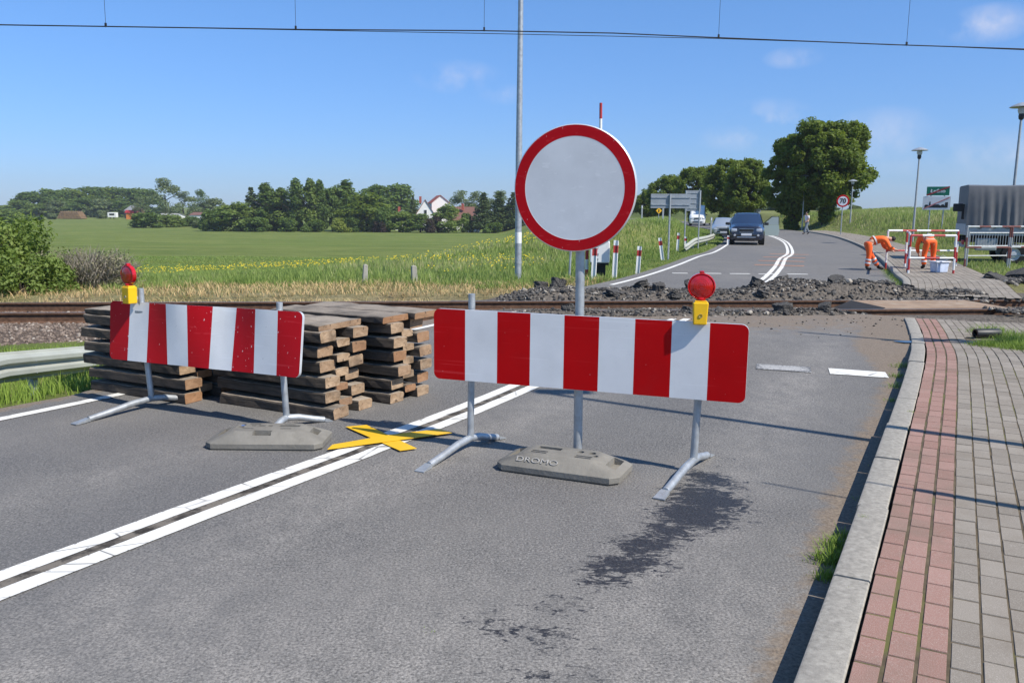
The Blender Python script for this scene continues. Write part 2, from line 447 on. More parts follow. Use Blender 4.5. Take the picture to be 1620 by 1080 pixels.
ysamp = np.array([-50, 0, 12, 17, 22, 30, 40, 60, 90, 130, 200, 270, 400, 600, 900, 3000.])
zsamp = np.array([-1.2, -.9, -.3, -.18, -.32, -.9, -1.4, -2.2, -3.0, -3.8, -4.6, -5.0, -4.0, -1.5, 2, 8.])
def ground_z(x, y):
    x = np.asarray(x, float); y = np.asarray(y, float); shp = x.shape
    xf = x.ravel(); yf = y.ravel()
    L, d = ROAD.project(xf, yf)
    mead = np.interp(yf, ysamp, zsamp) + (vnoise(xf, yf, .035, 3) - .5) * .5 * sm(yf, 25, 60)
    e = -d - 3.4                                   # metres left of the asphalt edge
    near = yf < TRK(xf)
    zl_near = -.05 - .42 * sm(e, .3, 1.7) * (1 - sm(yf, 8.8, 11.2)) - .16 * sm(yf, 8.8, 11.2) * sm(e, .1, .8) - .5 * sm(e, 4, 9)
    bump = 1.15 * sm(yf, 27, 44) * (1 - sm(yf, 95, 130)) * sm(e, 1.5, 4.2) * (1 - sm(e, 6, 13))
    base = -.06 * sm(e, 0, 1)
    zl_far = base * (1 - sm(e, 2, 24)) + mead * sm(e, 2, 24) + bump
    zl_far = np.where(yf < 22, np.maximum(zl_far, -.35), zl_far)
    zl = np.where(near, zl_near, zl_far)
    Lk, dk = KFAR.project(xf, yf)
    zr_far = .06 + (1.45 * sm(dk, 2.2, 6.2) + .45 * sm(dk, 6, 16)) * sm(yf, 29 + .25 * np.clip(dk - 3, 0, 40), 40 + .25 * np.clip(dk - 3, 0, 40)) - .10 * sm(yf, 24, 16)
    zr_far = zr_far + (vnoise(xf, yf, .12, 9) - .5) * .5 * sm(dk, 3, 8) * sm(yf, 30, 45)
    Ln, dn = KERB.project(xf, yf)
    zr_near = np.where(dn > 2.1, .07 * (1 - sm(yf, 8.2, 11.5)) + .0, -.06)
    zr = np.where(near, zr_near, zr_far)
    z = np.where(d < 0, zl, zr)
    inroad = (d > -3.55) & np.where(near, dn < 2.1, dk < .15) & (yf < 240)
    inroad |= (~near) & (d > 0) & (dk < 2.05)
    z = np.where(inroad, -.07, z)
    q = np.abs(yf - TRK(xf)) / math.hypot(1, .085)
    z = np.where(q < 2.6, np.minimum(z, -.20), z)
    z = np.where((q < 2.6) & (np.abs(d) > 30), -.22, z)
    return z.reshape(shp)

def axis(parts):
    out = []
    for a, b, n, g in parts:
        t = np.linspace(0, 1, n, endpoint=False); out.append(a + (b - a) * t ** g)
    return np.concatenate(out + [[parts[-1][1]]])
gx = axis([(-2600, -40, 46, .35), (-40, -12, 50, .8), (-12, 24, 120, 1), (24, 60, 60, 1.2), (60, 2600, 40, 2.6)])
gy = axis([(-60, -2, 12, .7), (-2, 30, 106, 1), (30, 75, 90, 1), (75, 320, 90, 1.3), (320, 4000, 36, 2.2)])
GX, GY = np.meshgrid(gx, gy)
GZ = ground_z(GX, GY)
nx, ny = len(gx), len(gy)
idx = np.arange(nx * ny).reshape(ny, nx)
F = np.stack([idx[:-1, :-1], idx[:-1, 1:], idx[1:, 1:], idx[1:, :-1]], -1).reshape(-1, 4)
Lr, dr = ROAD.project(GX, GY)
qtr = np.abs(GY - TRK(GX)).ravel()
sandy = (sm(qtr, 6.2, 2.0) * (GY.ravel() > TRK(GX).ravel()) * (.35 + .65 * vnoise(GX.ravel(), GY.ravel(), .8, 5)))
bankm = sm(GY.ravel(), 26, 40) * (1 - sm(GY.ravel(), 140, 200)) * np.where(dr < 0, sm(-dr - 3.4, 1.5, 3) * (1 - sm(-dr - 3.4, 10, 18)), 1.0)
def ground_mat():
    n = N('meadow_ground')
    a = n.noise(.05, 4, .55, n.map((1, 2.5, 1))); b = n.noise(.55, 5, .65, n.map((.6, 1.6, 1))); c = n.noise(7, 5, .7)
    k = n.mix(n.rng(a, .35, .65), C(.095, .128, .026), C(.175, .20, .05))
    k = n.mix(n.rng(b, .42, .70, 0, .7), k, C(.23, .255, .085))
    k = n.mix(n.rng(n.noise(.16, 6, .75, n.map((1, 2.2, 1))), .5, .62, 0, .6), k, C(.075, .12, .022))
    k = n.mix(n.rng(n.noise(1.7, 6, .8, n.map((.7, 2.0, 1))), .55, .7, 0, .5), k, C(.26, .27, .12))
    k = n.mix(n.rng(c, .35, .7, 0, .4), k, C(.055, .09, .02))
    k = n.mix(n.rng(n.noise(.022, 3, .5, n.map((1, 3, 1))), .55, .66, 0, .6), k, C(.10, .15, .03))
    ye = n.math('MULTIPLY', n.rng(n.noise(.10, 3, .5, n.map((.5, 1.5, 1))), .56, .64), n.rng(n.noise(3, 4, .8), .52, .6))
    ye = n.math('MULTIPLY', ye, n.attr('yellow'))
    k = n.mix(ye, k, C(.40, .34, .015))
    k = n.mix(n.math('MULTIPLY', n.attr('bank'), n.rng(n.noise(.9, 5, .7), .3, .65, 0, .75)), k, C(.235, .225, .10))
    k = n.mix(n.attr('sandy'), k, n.mix(n.rng(n.noise(3, 5), .35, .65), C(.20, .145, .08), C(.34, .27, .165)))
    n.col(k).rough(.95).spec(.1).bump(n.noise(9, 6, .7), .8, .12)
    return n.mat
M['ground'] = ground_mat()
yel = sm(GY.ravel(), 24, 32) * (1 - sm(GY.ravel(), 55, 75)) * (GX.ravel() < 6)
ground = np_mesh('ground', np.stack([GX.ravel(), GY.ravel(), GZ.ravel()], -1), F, M['ground'], {'sandy': sandy, 'bank': bankm, 'yellow': yel}, smooth=True)
tag(ground, 'green meadow and grassy verges around the crossing', None, None, 'structure')

def gz(x, y): return float(ground_z(np.array([x]), np.array([y]))[0])

# asphalt sheets
def road_grid(L0, L1, dL, dl_fn, dr_fn, nd, keep=None, extra=None, name='road', mat=None):
    Ls = np.arange(L0, L1, dL); u = np.linspace(0, 1, nd)
    LL, UU = np.meshgrid(Ls, u, indexing='ij')
    D = dl_fn(LL) + (dr_fn(LL) - dl_fn(LL)) * UU
    P = ROAD.at(LL.ravel(), D.ravel()); x, y = P[:, 0], P[:, 1]
    i = np.arange(len(Ls) * nd).reshape(len(Ls), nd)
    F = np.stack([i[:-1, :-1], i[:-1, 1:], i[1:, 1:], i[1:, :-1]], -1).reshape(-1, 4)[:, ::-1]
    if keep is not None:
        kf = keep(x[F].mean(1), y[F].mean(1)); F = F[kf]
    used = np.unique(F); rem = -np.ones(len(x), int); rem[used] = np.arange(len(used))
    at = {k: v(x, y, D.ravel(), LL.ravel())[used] for k, v in extra.items()}
    V = np.stack([x, y, np.zeros_like(x)], -1)[used]
    # slight unevenness
    V[:, 2] += (vnoise(V[:, 0], V[:, 1], .6, 21) - .5) * .008
    o = np_mesh(name, V, rem[F], mat or M['asphalt'], at, smooth=True)
    return o

def stain_near(x, y, d, L):
    s = np.zeros_like(x)
    for cx, cy, rx, ry, ro, a in [(1.26, 5.07, .13, .2, -.5, .95), (1.15, 4.72, .17, .24, -.5, 1.1), (1.0, 4.45, .19, .2, -.6, 1.1), (.83, 4.2, .15, .14, -.5, .95), (.66, 4.02, .17, .12, -.3, .95), (.55, 3.78, .2, .11, -.2, 1.0), (.42, 3.6, .14, .08, -.2, .85), (.25, 3.35, .25, .10, .2, .5), (.05, 3.12, .28, .10, .2, .6), (-.1, 3.2, .2, .08, .1, .5), (1.4, 5.5, .2, .12, 0, .35), (.15, 2.8, .3, .10, .1, .45)]:
        dx, dy = x - cx, y - cy; a1 = dx * math.cos(ro) - dy * math.sin(ro); b1 = dx * math.sin(ro) + dy * math.cos(ro)
        s = np.maximum(s, a * 1.1 * np.exp(-((a1 / rx) ** 2 + (b1 / ry) ** 2) * .62))
    return s
def dust_near(x, y, d, L):
    Lk, dk = KERB.project(x, y)
    w = .18 + .2 * vnoise(Lk, dk * 0, 1.3, 4) + .5 * sm(y, 7.5, 11.5)
    k = sm(dk, -w - .12, -w + .3) * (y < 13.5)
    tr = sm(y - TRK(x), -5.5, -1.6) * (.45 + .5 * vnoise(x, y, 1.2, 8))
    lf = sm(-d, 3.12, 3.35) * .7
    return np.clip(np.maximum.reduce([k, tr, lf]), 0, 1)
def worn_near(x, y, d, L):
    s = np.zeros_like(x)
    for c in (.55, 2.3, -1.0, -2.4): s = np.maximum(s, (.85 if c > 0 else .4) * np.exp(-((d - c) / .38) ** 2) * (.3 + vnoise(x, y, .8, 31)))
    s = np.maximum(s, .8 * sm(y, 5.2, 2.6) * sm(d, -.2, .8) * (.4 + vnoise(x, y, 1.1, 66)))
    Lk, dk = KERB.project(x, y)
    s = np.maximum(s, .9 * np.exp(-((dk + .75) / .3) ** 2) * sm(y, 6.5, 3) )
    s = np.maximum(s, .6 * sm(y, 8, 11) * vnoise(x, y, 1.5, 77))
    return np.clip(s, 0, 1)
road = road_grid(0.5, ROAD.L_at_y(15), .1, lambda L: -3.4 + 0 * L - .12 * (vnoise(L, L * 0, 2.5, 2) - .5), lambda L: 3.3 + 0 * L, 66,
    keep=lambda x, y: y < TRK(x) - 1.15 + .5 * (vnoise(x, y, 2.5, 13) - .5), extra={'stain': stain_near, 'dust': dust_near, 'worn': worn_near})
tag(road, 'grey asphalt road leading up to the torn up crossing', None, None, 'structure')
def kfar_d(L):
    P = ROAD.at(np.ravel(L), 0 * np.ravel(L)); _, d = KFAR.project(P[:, 0], P[:, 1]); return (-d + .08).reshape(np.shape(L))
z0 = lambda x, y, d, L: np.zeros_like(x)
road2 = road_grid(ROAD.L_at_y(15.5), ROAD.L_at_y(225), .3, lambda L: -3.4 + 0 * L, lambda L: np.where(L < ROAD.L_at_y(178), kfar_d(L), 4.0), 22,
    keep=lambda x, y: y > TRK(x) + 1.9 + .7 * (vnoise(x, y, 1.1, 14) - .5),
    extra={'stain': z0, 'dust': lambda x, y, d, L: np.clip(sm(y - TRK(x), 6.5, 1.6) * .9 * vnoise(x, y, .9, 3) * 1.6 * (d > 1), 0, 1), 'worn': lambda x, y, d, L: .35 * vnoise(x, y, .5, 6)}, name='road')
tag(road2, 'asphalt road curving away beyond the railway', None, None, 'structure')

# painted markings: ribbons a few millimetres above the asphalt
def ribbon(name, L0, L1, d0, d1, mat, z=.006, step=.12, path=ROAD, jit=.0035, zf=None):
    Ls = np.append(np.arange(L0, L1, step), L1); ds = np.linspace(0, 1, 5)
    j = (vnoise(Ls, Ls * 0, 9, 51) - .5) * 2 * jit
    D = d0 + j[:, None] + (d1 - d0) * ds[None]
    P = path.at(np.repeat(Ls, 5), D.ravel()); n = len(Ls)
    i = np.arange(n * 5).reshape(n, 5); F = np.stack([i[:-1, :-1], i[:-1, 1:], i[1:, 1:], i[1:, :-1]], -1).reshape(-1, 4)[:, ::-1]
    zz = (vnoise(P[:, 0], P[:, 1], .6, 21) - .5) * .008 + z
    e = np.tile(np.abs(ds - .5) * 2, n) ** 2
    return np_mesh(name, np.column_stack([P, zz]), F, mat, {'edge': e}, smooth=True)
LT0, LT1 = ROAD.L_at_y(13.1), ROAD.L_at_y(17.6)
mk = lambda o, l: tag(o, l, None, None, 'structure')
mk(ribbon('road_marking', .5, ROAD.L_at_y(13.0), -.155, -.045, M['paint']), 'white centre line, left of the pair on the near road')
mk(ribbon('road_marking', .5, ROAD.L_at_y(13.1), .03, .145, M['paint']), 'white centre line, right of the pair on the near road')
mk(ribbon('road_marking', .5, ROAD.L_at_y(12.2), -3.07, -2.96, M['paint']), 'white edge line beside the left grass verge')
mk(ribbon('road_marking', LT1 + 1.0, ROAD.L_at_y(120), -.16, -.04, M['paint'], step=.4), 'white centre line, left of the pair beyond the railway')
mk(ribbon('road_marking', LT1 + 1.0, ROAD.L_at_y(120), .04, .16, M['paint'], step=.4), 'white centre line, right of the pair beyond the railway')
mk(ribbon('road_marking', LT1 + .3, ROAD.L_at_y(60), -3.07, -2.95, M['paint'], step=.4), 'white edge line beside the far left verge')
mk(ribbon('road_seam', .5, ROAD.L_at_y(12.9), -.045, .03, M['seam'], z=.0045, jit=.012), 'dark worn joint between the paired centre lines')
def quad_mark(pts, mat, label, n=8):
    a, b, c, d = [np.array(p, float) for p in pts]; u = np.linspace(0, 1, n)
    V = []; e = []
    for s in u:
        for t in u:
            V.append((a * (1 - s) + b * s) * (1 - t) + (d * (1 - s) + c * s) * t); e.append(max(abs(2 * s - 1), abs(2 * t - 1)) ** 3)
    V = np.array(V); zz = (vnoise(V[:, 0], V[:, 1], .6, 21) - .5) * .008 + .0065
    i = np.arange(n * n).reshape(n, n); F = np.stack([i[:-1, :-1], i[:-1, 1:], i[1:, 1:], i[1:, :-1]], -1).reshape(-1, 4)
    mk(np_mesh('road_marking', np.column_stack([V, zz]), F, mat, {'edge': np.array(e)}), label)
def dashes(p0, ux, uy, n, ln, gap, wd, mats, labels):
    for i in range(n):
        a = np.array(p0) + np.array(ux) * i * (ln + gap); b = a + np.array(ux) * ln; w = np.array(uy) * wd
        quad_mark((a, b, b + w, a + w), mats[i % len(mats)], labels + (' nearest the kerb', ' second from the kerb', ' third from the kerb', ' fourth from the kerb')[min(i, 3)])
ux = np.array((-.937, .35)); uy = np.array((.30, .954))
dashes((3.82, 8.36), ux / np.linalg.norm(ux), uy, 2, .56, .18, .33, [M['paint'], M['paint_worn']], 'white stop line block on the near road')
c0 = np.array([4.35, 22.85]); uu = np.array([1, -.02])
for i, nm in enumerate(('first', 'second', 'third', 'fourth', 'fifth')):
    a = c0 + uu * i * .78; quad_mark((a, a + uu * (.42 if i == 0 else .55), a + uu * (.42 if i == 0 else .55) + (0.02, .2), a + (0.02, .2)), M['paint'], nm + ' white stop dash from the far left edge line', 4)
for i, L in enumerate((38.2, 41, 44, 47.5)):
    Lb = ROAD.L_at_y(26.6 + i * 2.4); p = ROAD.at(np.array([Lb] * 4) + np.array([-.06, -.06, .06, .06]), np.array([-.75, .75, .75, -.75]))
    me = MB(); me.add([(q[0], q[1], .0125) for q in p], [(0, 1, 2, 3)]); mk(me.build('road_marking', M['orange_paint']), ('nearest', 'second nearest', 'third nearest', 'farthest')[i] + ' orange spray stroke across the far centre line')

# yellow tape cross
xt = thing('tape_cross', 'yellow tape cross stuck over the double white centre line', 'tape cross', (-.87, 5.95, 0))
for nm, pts, z in (('tape_strip', [(-1.27, 6.26), (-1.12, 6.32), (-.66, 5.68), (-.77, 5.62)], .014), ('tape_strip', [(-1.27, 5.62), (-1.26, 5.74), (-.90, 6.01), (-.55, 6.19), (-.44, 6.08), (-.80, 5.88)], .020)):
    m = MB(); m.prism([(x + .87, y - 5.95) for x, y in pts], z - .003, z, 'z'); m.build(nm, M['tape'], xt)

# ------------------------------------------------------------------ kerb and pavement
def kerb_z(y): return .12 * (1 - .78 * sm(y, 8.6, 11.0))
kb = MB()
Lk = 16.0
Lmax = KERB.L[-1]
k = 0
while Lk < Lmax - .3:
    ln = 1.0
    n = 5
    ls = np.linspace(Lk + .006, min(Lk + ln - .006, Lmax), n)
    jx = random.uniform(-.006, .006); jz = random.uniform(-.005, .004)
    prof = [(0, -.14), (0, -.018), (.004, -.006), (.016, 0), (.144, 0), (.15, -.006), (.15, -.14)]
    vs = []
    for l in ls:
        for (o, z) in prof:
            p = KERB.at(l, o + jx); zt = float(kerb_z(p[1])) + jz; vs.append((p[0], p[1], zt + z))
    fs = []
    m = len(prof)
    for i in range(n - 1):
        for j in range(m - 1): fs.append((i * m + j, i * m + j + 1, (i + 1) * m + j + 1, (i + 1) * m + j))
    fs.append(tuple(range(m))); fs.append(tuple((n - 1) * m + j for j in range(m - 1, -1, -1)))
    kb.add(vs, fs); Lk += ln
mk(kb.build('kerb', M['conc'], smooth=40), 'pale concrete kerb along the near pavement')

def paver_mat():
    n = N('paver')
    t = n.attr('tint'); r = n.attr('red')
    g = n.mix(t, C(.195, .17, .138), C(.275, .242, .20)); rd = n.mix(t, C(.245, .132, .102), C(.315, .185, .15))
    k = n.mix(r, g, rd)
    k = n.mix(n.rng(n.noise(260, 2, .6), .5, .72, 0, .45), k, C(.5, .46, .41))
    k = n.mix(n.rng(n.noise(170, 2, .6, None), .58, .7, 0, .35), k, C(.16, .14, .12))
    k = n.mix(n.rng(n.noise(1.6, 6, .7), .46, .72, 0, .6), k, C(.16, .132, .10))
    n.col(k).rough(.92).spec(.2).bump(n.noise(230, 3), .4, .004)
    return n.mat
M['paver'] = paver_mat()
M['joint'] = simple('paver_joint', C(.10, .078, .05), .95, 0, .35, 9, .3, .2, (C(.12, .13, .03), 1.3, .52, .8))
def paving(name, path, L0, L1, t0, rows, zf, label, half=True, lp=.2, wp=.1, nred=3, keep=None):
    V = []; Fs = []; T = []; R = []; n = 0
    g = .010
    for r in range(rows):
        red = 1.0 if r < nred else 0.0
        ta = t0 + r * wp
        off = (lp / 2 if r % 2 else 0) + (random.uniform(-.02, .02))
        L = L0 + off - lp
        gw = .011 if (r < 3 and nred) else .006
        while L < L1:
            a, b = L + g * .5, L + lp - g * .5; c, d = ta + gw * .6, ta + wp - gw * .6
            jz = random.gauss(0, .0007); tl = random.gauss(0, .0006); tint = min(1, max(0, random.gauss(.5, .24)))
            jt = random.gauss(0, .0012); c += jt; d += jt
            ch = .002
            ps = path.at(np.array([a, b, b, a, a + ch, b - ch, b - ch, a + ch]), np.array([c, c, d, d, c + ch, c + ch, d - ch, d - ch]))
            mid = ps.mean(0)
            if keep is None or keep(mid[0], mid[1]):
                for i in range(8):
                    zt = float(zf(ps[i][1])) + jz + (tl if i in (1, 2, 5, 6) else -tl)
                    V.append((ps[i][0], ps[i][1], zt - (.005 if i < 4 else 0)))
                Fs += [(n + 4, n + 7, n + 6, n + 5)] + [(n + i, n + 4 + i, n + 4 + (i + 1) % 4, n + (i + 1) % 4) for i in range(4)]
                T += [tint] * 8; R += [red] * 8; n += 8
            L += lp
    # bed under the joints
    Ls = np.arange(L0, L1, .4); a = path.at(Ls, 0 * Ls + t0 + .01); b = path.at(Ls, 0 * Ls + t0 + rows * wp + .02); m = len(Ls)
    o = np_mesh(name, np.array(V), np.array(Fs)[:, ::-1], [M['paver'], M['joint']], {'tint': T, 'red': R})
    tag(o, label, None, None, 'structure')
    vb = [(p[0], p[1], float(zf(p[1])) - .0034) for p in a] + [(p[0], p[1], float(zf(p[1])) - .0034) for p in b]
    mb = MB(); mb.add(vb, [(i, m + i, m + i + 1, i + 1) for i in range(m - 1)])
    tag(mb.build('pavement', M['joint']), label + ', sandy joints', None, None, 'structure')
paving('pavement', KERB, 16.5, KERB.L[-1] - .1, .156, 22, kerb_z, 'near pavement of grey and red paving bricks')
paving('pavement', KFAR, .6, 62, .16, 14, lambda y: .05 + .06 * sm(y, 17, 20), 'far pavement curving along the road edge', lp=.2 * 1.6, wp=.14, nred=0)
fk = MB()
Ls = np.arange(.6, 62, .5); vs = []
for l in Ls:
    for (o, z) in ((0, -.12), (0, .09), (.02, .105), (.15, .105), (.15, -.1)):
        p = KFAR.at(l, o); vs.append((p[0], p[1], z - (.05 if l < 2 else 0)))
fk.add(vs, [(i * 5 + j, i * 5 + j + 1, (i + 1) * 5 + j + 1, (i + 1) * 5 + j) for i in range(len(Ls) - 1) for j in range(4)])
mk(fk.build('kerb', M['conc'], smooth=40), 'pale kerb along the far side road curve')
# ------------------------------------------------------------------ railway
def rail_mesh(y_off, label, x0=-60, x1=60):
    ang = math.atan(.085)
    prof = [(-.075, -.172), (-.075, -.16), (-.012, -.14), (-.009, -.045), (-.036, -.03), (-.036, -.004), (-.03, 0), (.03, 0), (.036, -.004), (.036, -.03), (.009, -.045), (.012, -.14), (.075, -.16), (.075, -.172)]
    vs = []; n = len(prof)
    for x in (x0, x1):
        y = 14.68 + .085 * x + y_off
        for p, q in prof: vs.append((x, y + p, q + .012))
    m = MB(); fs = [(i, (i + 1) % n, n + (i + 1) % n, n + i) for i in range(n)]
    m.add(vs, fs, [1 if i == 6 else 0 for i in range(n)])
    o = m.build('rail', [M['rust'], M['rail_top']]); tag(o, label, 'rail', 'railway rails')
    return o
RH = .755
rail_a = rail_mesh(-RH, 'rusty railway rail nearer the plank stacks')
rail_b = rail_mesh(RH, 'rusty railway rail nearer the meadow and rubble heap')
slp0 = None
for i in range(16):
    x = -10.2 + i * .6
    lab = 'concrete sleeper half buried in ballast under the rails'
    if slp0 is None:
        t = thing('sleeper', lab, 'sleeper', group='concrete sleepers under the track')
        m = MB(); m.box((0, 0, -.09), (.26, 2.5, .17), bev=.02); m.build('beam', M['sleeper'], t, 40)
        for sy in (-1, 1):
            for sx in (-1, 1):
                m = MB(); m.tube([(-.05 * 1, sy * RH + sx * .16, .0), (-.05, sy * RH + sx * .08, .03), (.05, sy * RH + sx * .08, .03), (.05, sy * RH + sx * .16, .0)], .011, 6); m.cyl((0, sy * RH + sx * .12, -.02), (0, sy * RH + sx * .12, .045), .02, 8)
                m.build('rail_clip', M['rust'], t)
        slp0 = t
    else: t = dup(slp0)
    t.location = (x, TRK(x), -.165); t.rotation_euler = (0, 0, math.atan(.085))

# loose stones / broken asphalt : numpy scatter of small faceted rocks
def rocks(name, P, size, mat, label, squash=(.6, 1.0), seed=1, cat=None, flat=False):
    r = np.random.default_rng(seed); n = len(P)
    ico = bmesh.new(); bmesh.ops.create_icosphere(ico, subdivisions=1, radius=1)
    B = np.array([v.co[:] for v in ico.verts]); IF = np.array([[v.index for v in f.verts] for f in ico.faces]); ico.free()
    if flat: B = np.sign(B) * np.abs(B) ** .55
    k = len(B)
    sc = np.asarray(size)[:, None, None] * np.stack([r.uniform(.7, 1.3, n), r.uniform(.6, 1.1, n), r.uniform(*squash, n)], -1)[:, None, :]
    V = B[None] * (1 + r.uniform(-.28, .28, (n, k, 1))) * sc
    a, b, c = r.uniform(0, 6.28, n), r.uniform(-.5, .5, n), r.uniform(-.5, .5, n)
    if flat: b *= 1.3; c *= 1.3
    ca, sa, cb, sb, cc, s_c = np.cos(a), np.sin(a), np.cos(b), np.sin(b), np.cos(c), np.sin(c)
    def rot(V, i, j, co, si):
        x = V[..., i] * co[:, None] - V[..., j] * si[:, None]; y = V[..., i] * si[:, None] + V[..., j] * co[:, None]
        V = V.copy(); V[..., i] = x; V[..., j] = y; return V
    V = rot(V, 1, 2, cb, sb); V = rot(V, 0, 2, cc, s_c); V = rot(V, 0, 1, ca, sa)
    V = V + P[:, None, :]
    F = (IF[None] + (np.arange(n) * k)[:, None, None]).reshape(-1, 3)
    tint = np.repeat(r.uniform(0, 1, n), k)
    o = np_mesh(name, V.reshape(-1, 3), F, mat, {'tint': tint})
    return tag(o, label, None, None, 'stuff')
def rock_mat(name, c1, c2, c3):
    n = N(name); t = n.attr('tint')
    k = n.mix(n.rng(t, 0, .8), C(*c1), C(*c2)); k = n.mix(n.rng(t, .86, .97), k, C(*c3))
    k = n.mix(n.rng(n.noise(40, 4, .7), .4, .7, 0, .4), k, C(*[x * .5 for x in c1]))
    n.col(k).rough(.93).spec(.2).bump(n.noise(70, 4), .5, .01); return n.mat
M['ballast'] = rock_mat('ballast_stone', (.13, .098, .078), (.25, .195, .155), (.42, .37, .31))
M['rubble'] = rock_mat('broken_asphalt', (.036, .034, .033), (.145, .135, .12), (.40, .36, .30))

def bedz(x, y):
    q = y - TRK(x)
    z = -.155 + .02 * (vnoise(x, y, 3, 41) - .5)
    left = sm(-x, 2.0, 3.5)
    z = z - .0 * left - sm(-q, 1.7, 3.4) * .16 * left - sm(q, 1.7, 2.8) * .05 * left
    # heap of broken asphalt on the far side of the far rail, low ridge on the near side
    h = .10 + .20 * sm(x, 4.4, 5.6) * (1 - sm(x, 7.6, 8.6)) + .07 * np.exp(-((x - 1.0) / .5) ** 2) + .06 * np.exp(-((x - 2.6) / .6) ** 2)
    h = .85 * h * sm(x, -.6, .6) * (1 - sm(x, 9.2, 10.5)) * (.55 + .9 * vnoise(x, y, 1.6, 61))
    z = z + (h + .14 * sm(x, -.8, .4)) * sm(q, .85, 1.5) * (1 - .9 * sm(q, 2.2, 3.6))
    hn = .10 * sm(x, -.6, .4) * (1 - sm(x, 5.2, 6.2)) * (.5 + vnoise(x, y, 1.8, 62))
    z = z + (hn + .10 * sm(x, -1.5, -.4)) * sm(-q, .8, 1.05) * (1 - sm(-q, 1.25, 1.9))
    z = z + .05 * sm(x, -1.4, .3) * (np.abs(q) < .66)
    return z
xs = np.arange(-16, 16, .12); qs = np.arange(-3.2, 3.9, .09)
XX, QQ = np.meshgrid(xs, qs); YY = TRK(XX) + QQ
Zb = bedz(XX, YY)
i = np.arange(XX.size).reshape(XX.shape); F = np.stack([i[:-1, :-1], i[:-1, 1:], i[1:, 1:], i[1:, :-1]], -1).reshape(-1, 4)
fx, fy = XX.ravel()[F].mean(1), YY.ravel()[F].mean(1)
keep = (fy < TRK(fx) + np.where(fx > -1.2, 3.6, 1.9)) & (fy > TRK(fx) - np.where(fx > -2.4, 2.0, 3.0))
cross = sm(XX.ravel(), -2.2, -1.0)
def bed_mat():
    n = N('track_bed')
    a = n.mix(n.rng(n.noise(26, 5, .7), .35, .65), C(.085, .062, .048), C(.21, .165, .13))
    b = n.mix(n.rng(n.noise(18, 6, .75), .35, .68), C(.07, .062, .055), C(.25, .215, .175))
    n.col(n.mix(n.attr('cross'), a, b)).rough(.95).spec(.15).bump(n.noise(24, 6, .75), 1., .05); return n.mat
M['bed'] = bed_mat()
bed = np_mesh('track_bed', np.stack([XX.ravel(), YY.ravel(), Zb.ravel()], -1), F[keep], M['bed'], {'cross': cross}, smooth=True)
tag(bed, 'brown ballast bed and dug out crossing under the rails', None, None, 'structure')
# ballast
n = 11000
x = rng.uniform(-10.5, -1.2, n); q = rng.uniform(-2.75, 1.7, n); k = np.abs(np.abs(q) - RH) > .09
x, q = x[k], q[k]; y = TRK(x) + q
rocks('ballast_gravel', np.column_stack([x, y, bedz(x, y) + .004]), rng.uniform(.014, .034, len(x)), M['ballast'], 'reddish brown ballast stones along the rails', seed=2)
# broken asphalt
def rub_pts(n, xa, xb, qa, qb, pw=1):
    x = rng.uniform(xa, xb, n); q = rng.uniform(qa, qb, n) ; y = TRK(x) + q; return x, y
xa, ya = rub_pts(5200, -.3, 9.6, .88, 3.1); xb_, yb = rub_pts(1900, -.9, 6.2, -1.75, -.86); xc, yc = rub_pts(900, -.9, 9.2, -.6, .6)
kk = rng.uniform(size=len(xa)) < (.25 + .75 * sm(ya - TRK(xa), 3.0, 1.5)); xa, ya = xa[kk], ya[kk]
x = np.concatenate([xa, xb_, xc]); y = np.concatenate([ya, yb, yc])
k = ~((x > 6.0) & (np.abs(y - TRK(x)) < .7)); x, y = x[k], y[k]
sz = .010 + .062 * rng.beta(1.0, 4.5, len(x)); sz[:len(xa)] += .008
sz = np.where(np.abs(y - TRK(x)) < .7, sz * .55, sz)
rocks('rubble', np.column_stack([x, y, bedz(x, y) + sz * .35]), sz, M['rubble'], 'broken black asphalt heaped along both sides of the crossing', (.45, .8), 4)
x, y = rub_pts(420, -1, 7, -5, -1.7); k = rng.uniform(size=len(x)) < sm(y - TRK(x), -4.5, -1.8); x, y = x[k], y[k]
rocks('rubble', np.column_stack([x, y, np.full(len(x), .006)]), rng.uniform(.006, .022, len(x)), M['rubble'], 'crumbs of asphalt strewn over the near road end', (.4, .7), 6)
# the bigger slabs are things
def slab(name, loc, size, rot, label, cat='asphalt lump', mat=None, seed=0):
    bm = bmesh.new(); bmesh.ops.create_cube(bm, size=1); bmesh.ops.subdivide_edges(bm, edges=bm.edges[:], cuts=3, use_grid_fill=True)
    r = random.Random(seed)
    for v in bm.verts:
        p = v.co.copy(); l = 1 - .22 * (abs(p.x * 2) ** 3 * abs(p.y * 2) ** 3)
        w = mnoise.noise_vector(p * 3.1 + Vector((seed * 3.7, 0, 0))) * .17
        v.co = Vector(((p.x * l + w.x) * size[0], (p.y * l + w.y) * size[1], (p.z + w.z * .7) * size[2]))
    m = MB(); m.bm(bm); o = m.build(name, mat or M['rub1']); o.location = loc; o.rotation_euler = rot
    return tag(o, label, cat, 'broken asphalt lumps')
n_ = N('asphalt_lump'); n_.col(n_.mix(n_.rng(n_.noise(60, 4, .75), .4, .68), C(.028, .027, .027), C(.16, .15, .135))).rough(.95).spec(.2).bump(n_.noise(45, 5, .7), 1, .02); M['rub1'] = n_.mat
def on_bed(x, q): y = TRK(x) + q; return (x, y, float(bedz(np.array([x]), np.array([y]))[0]))
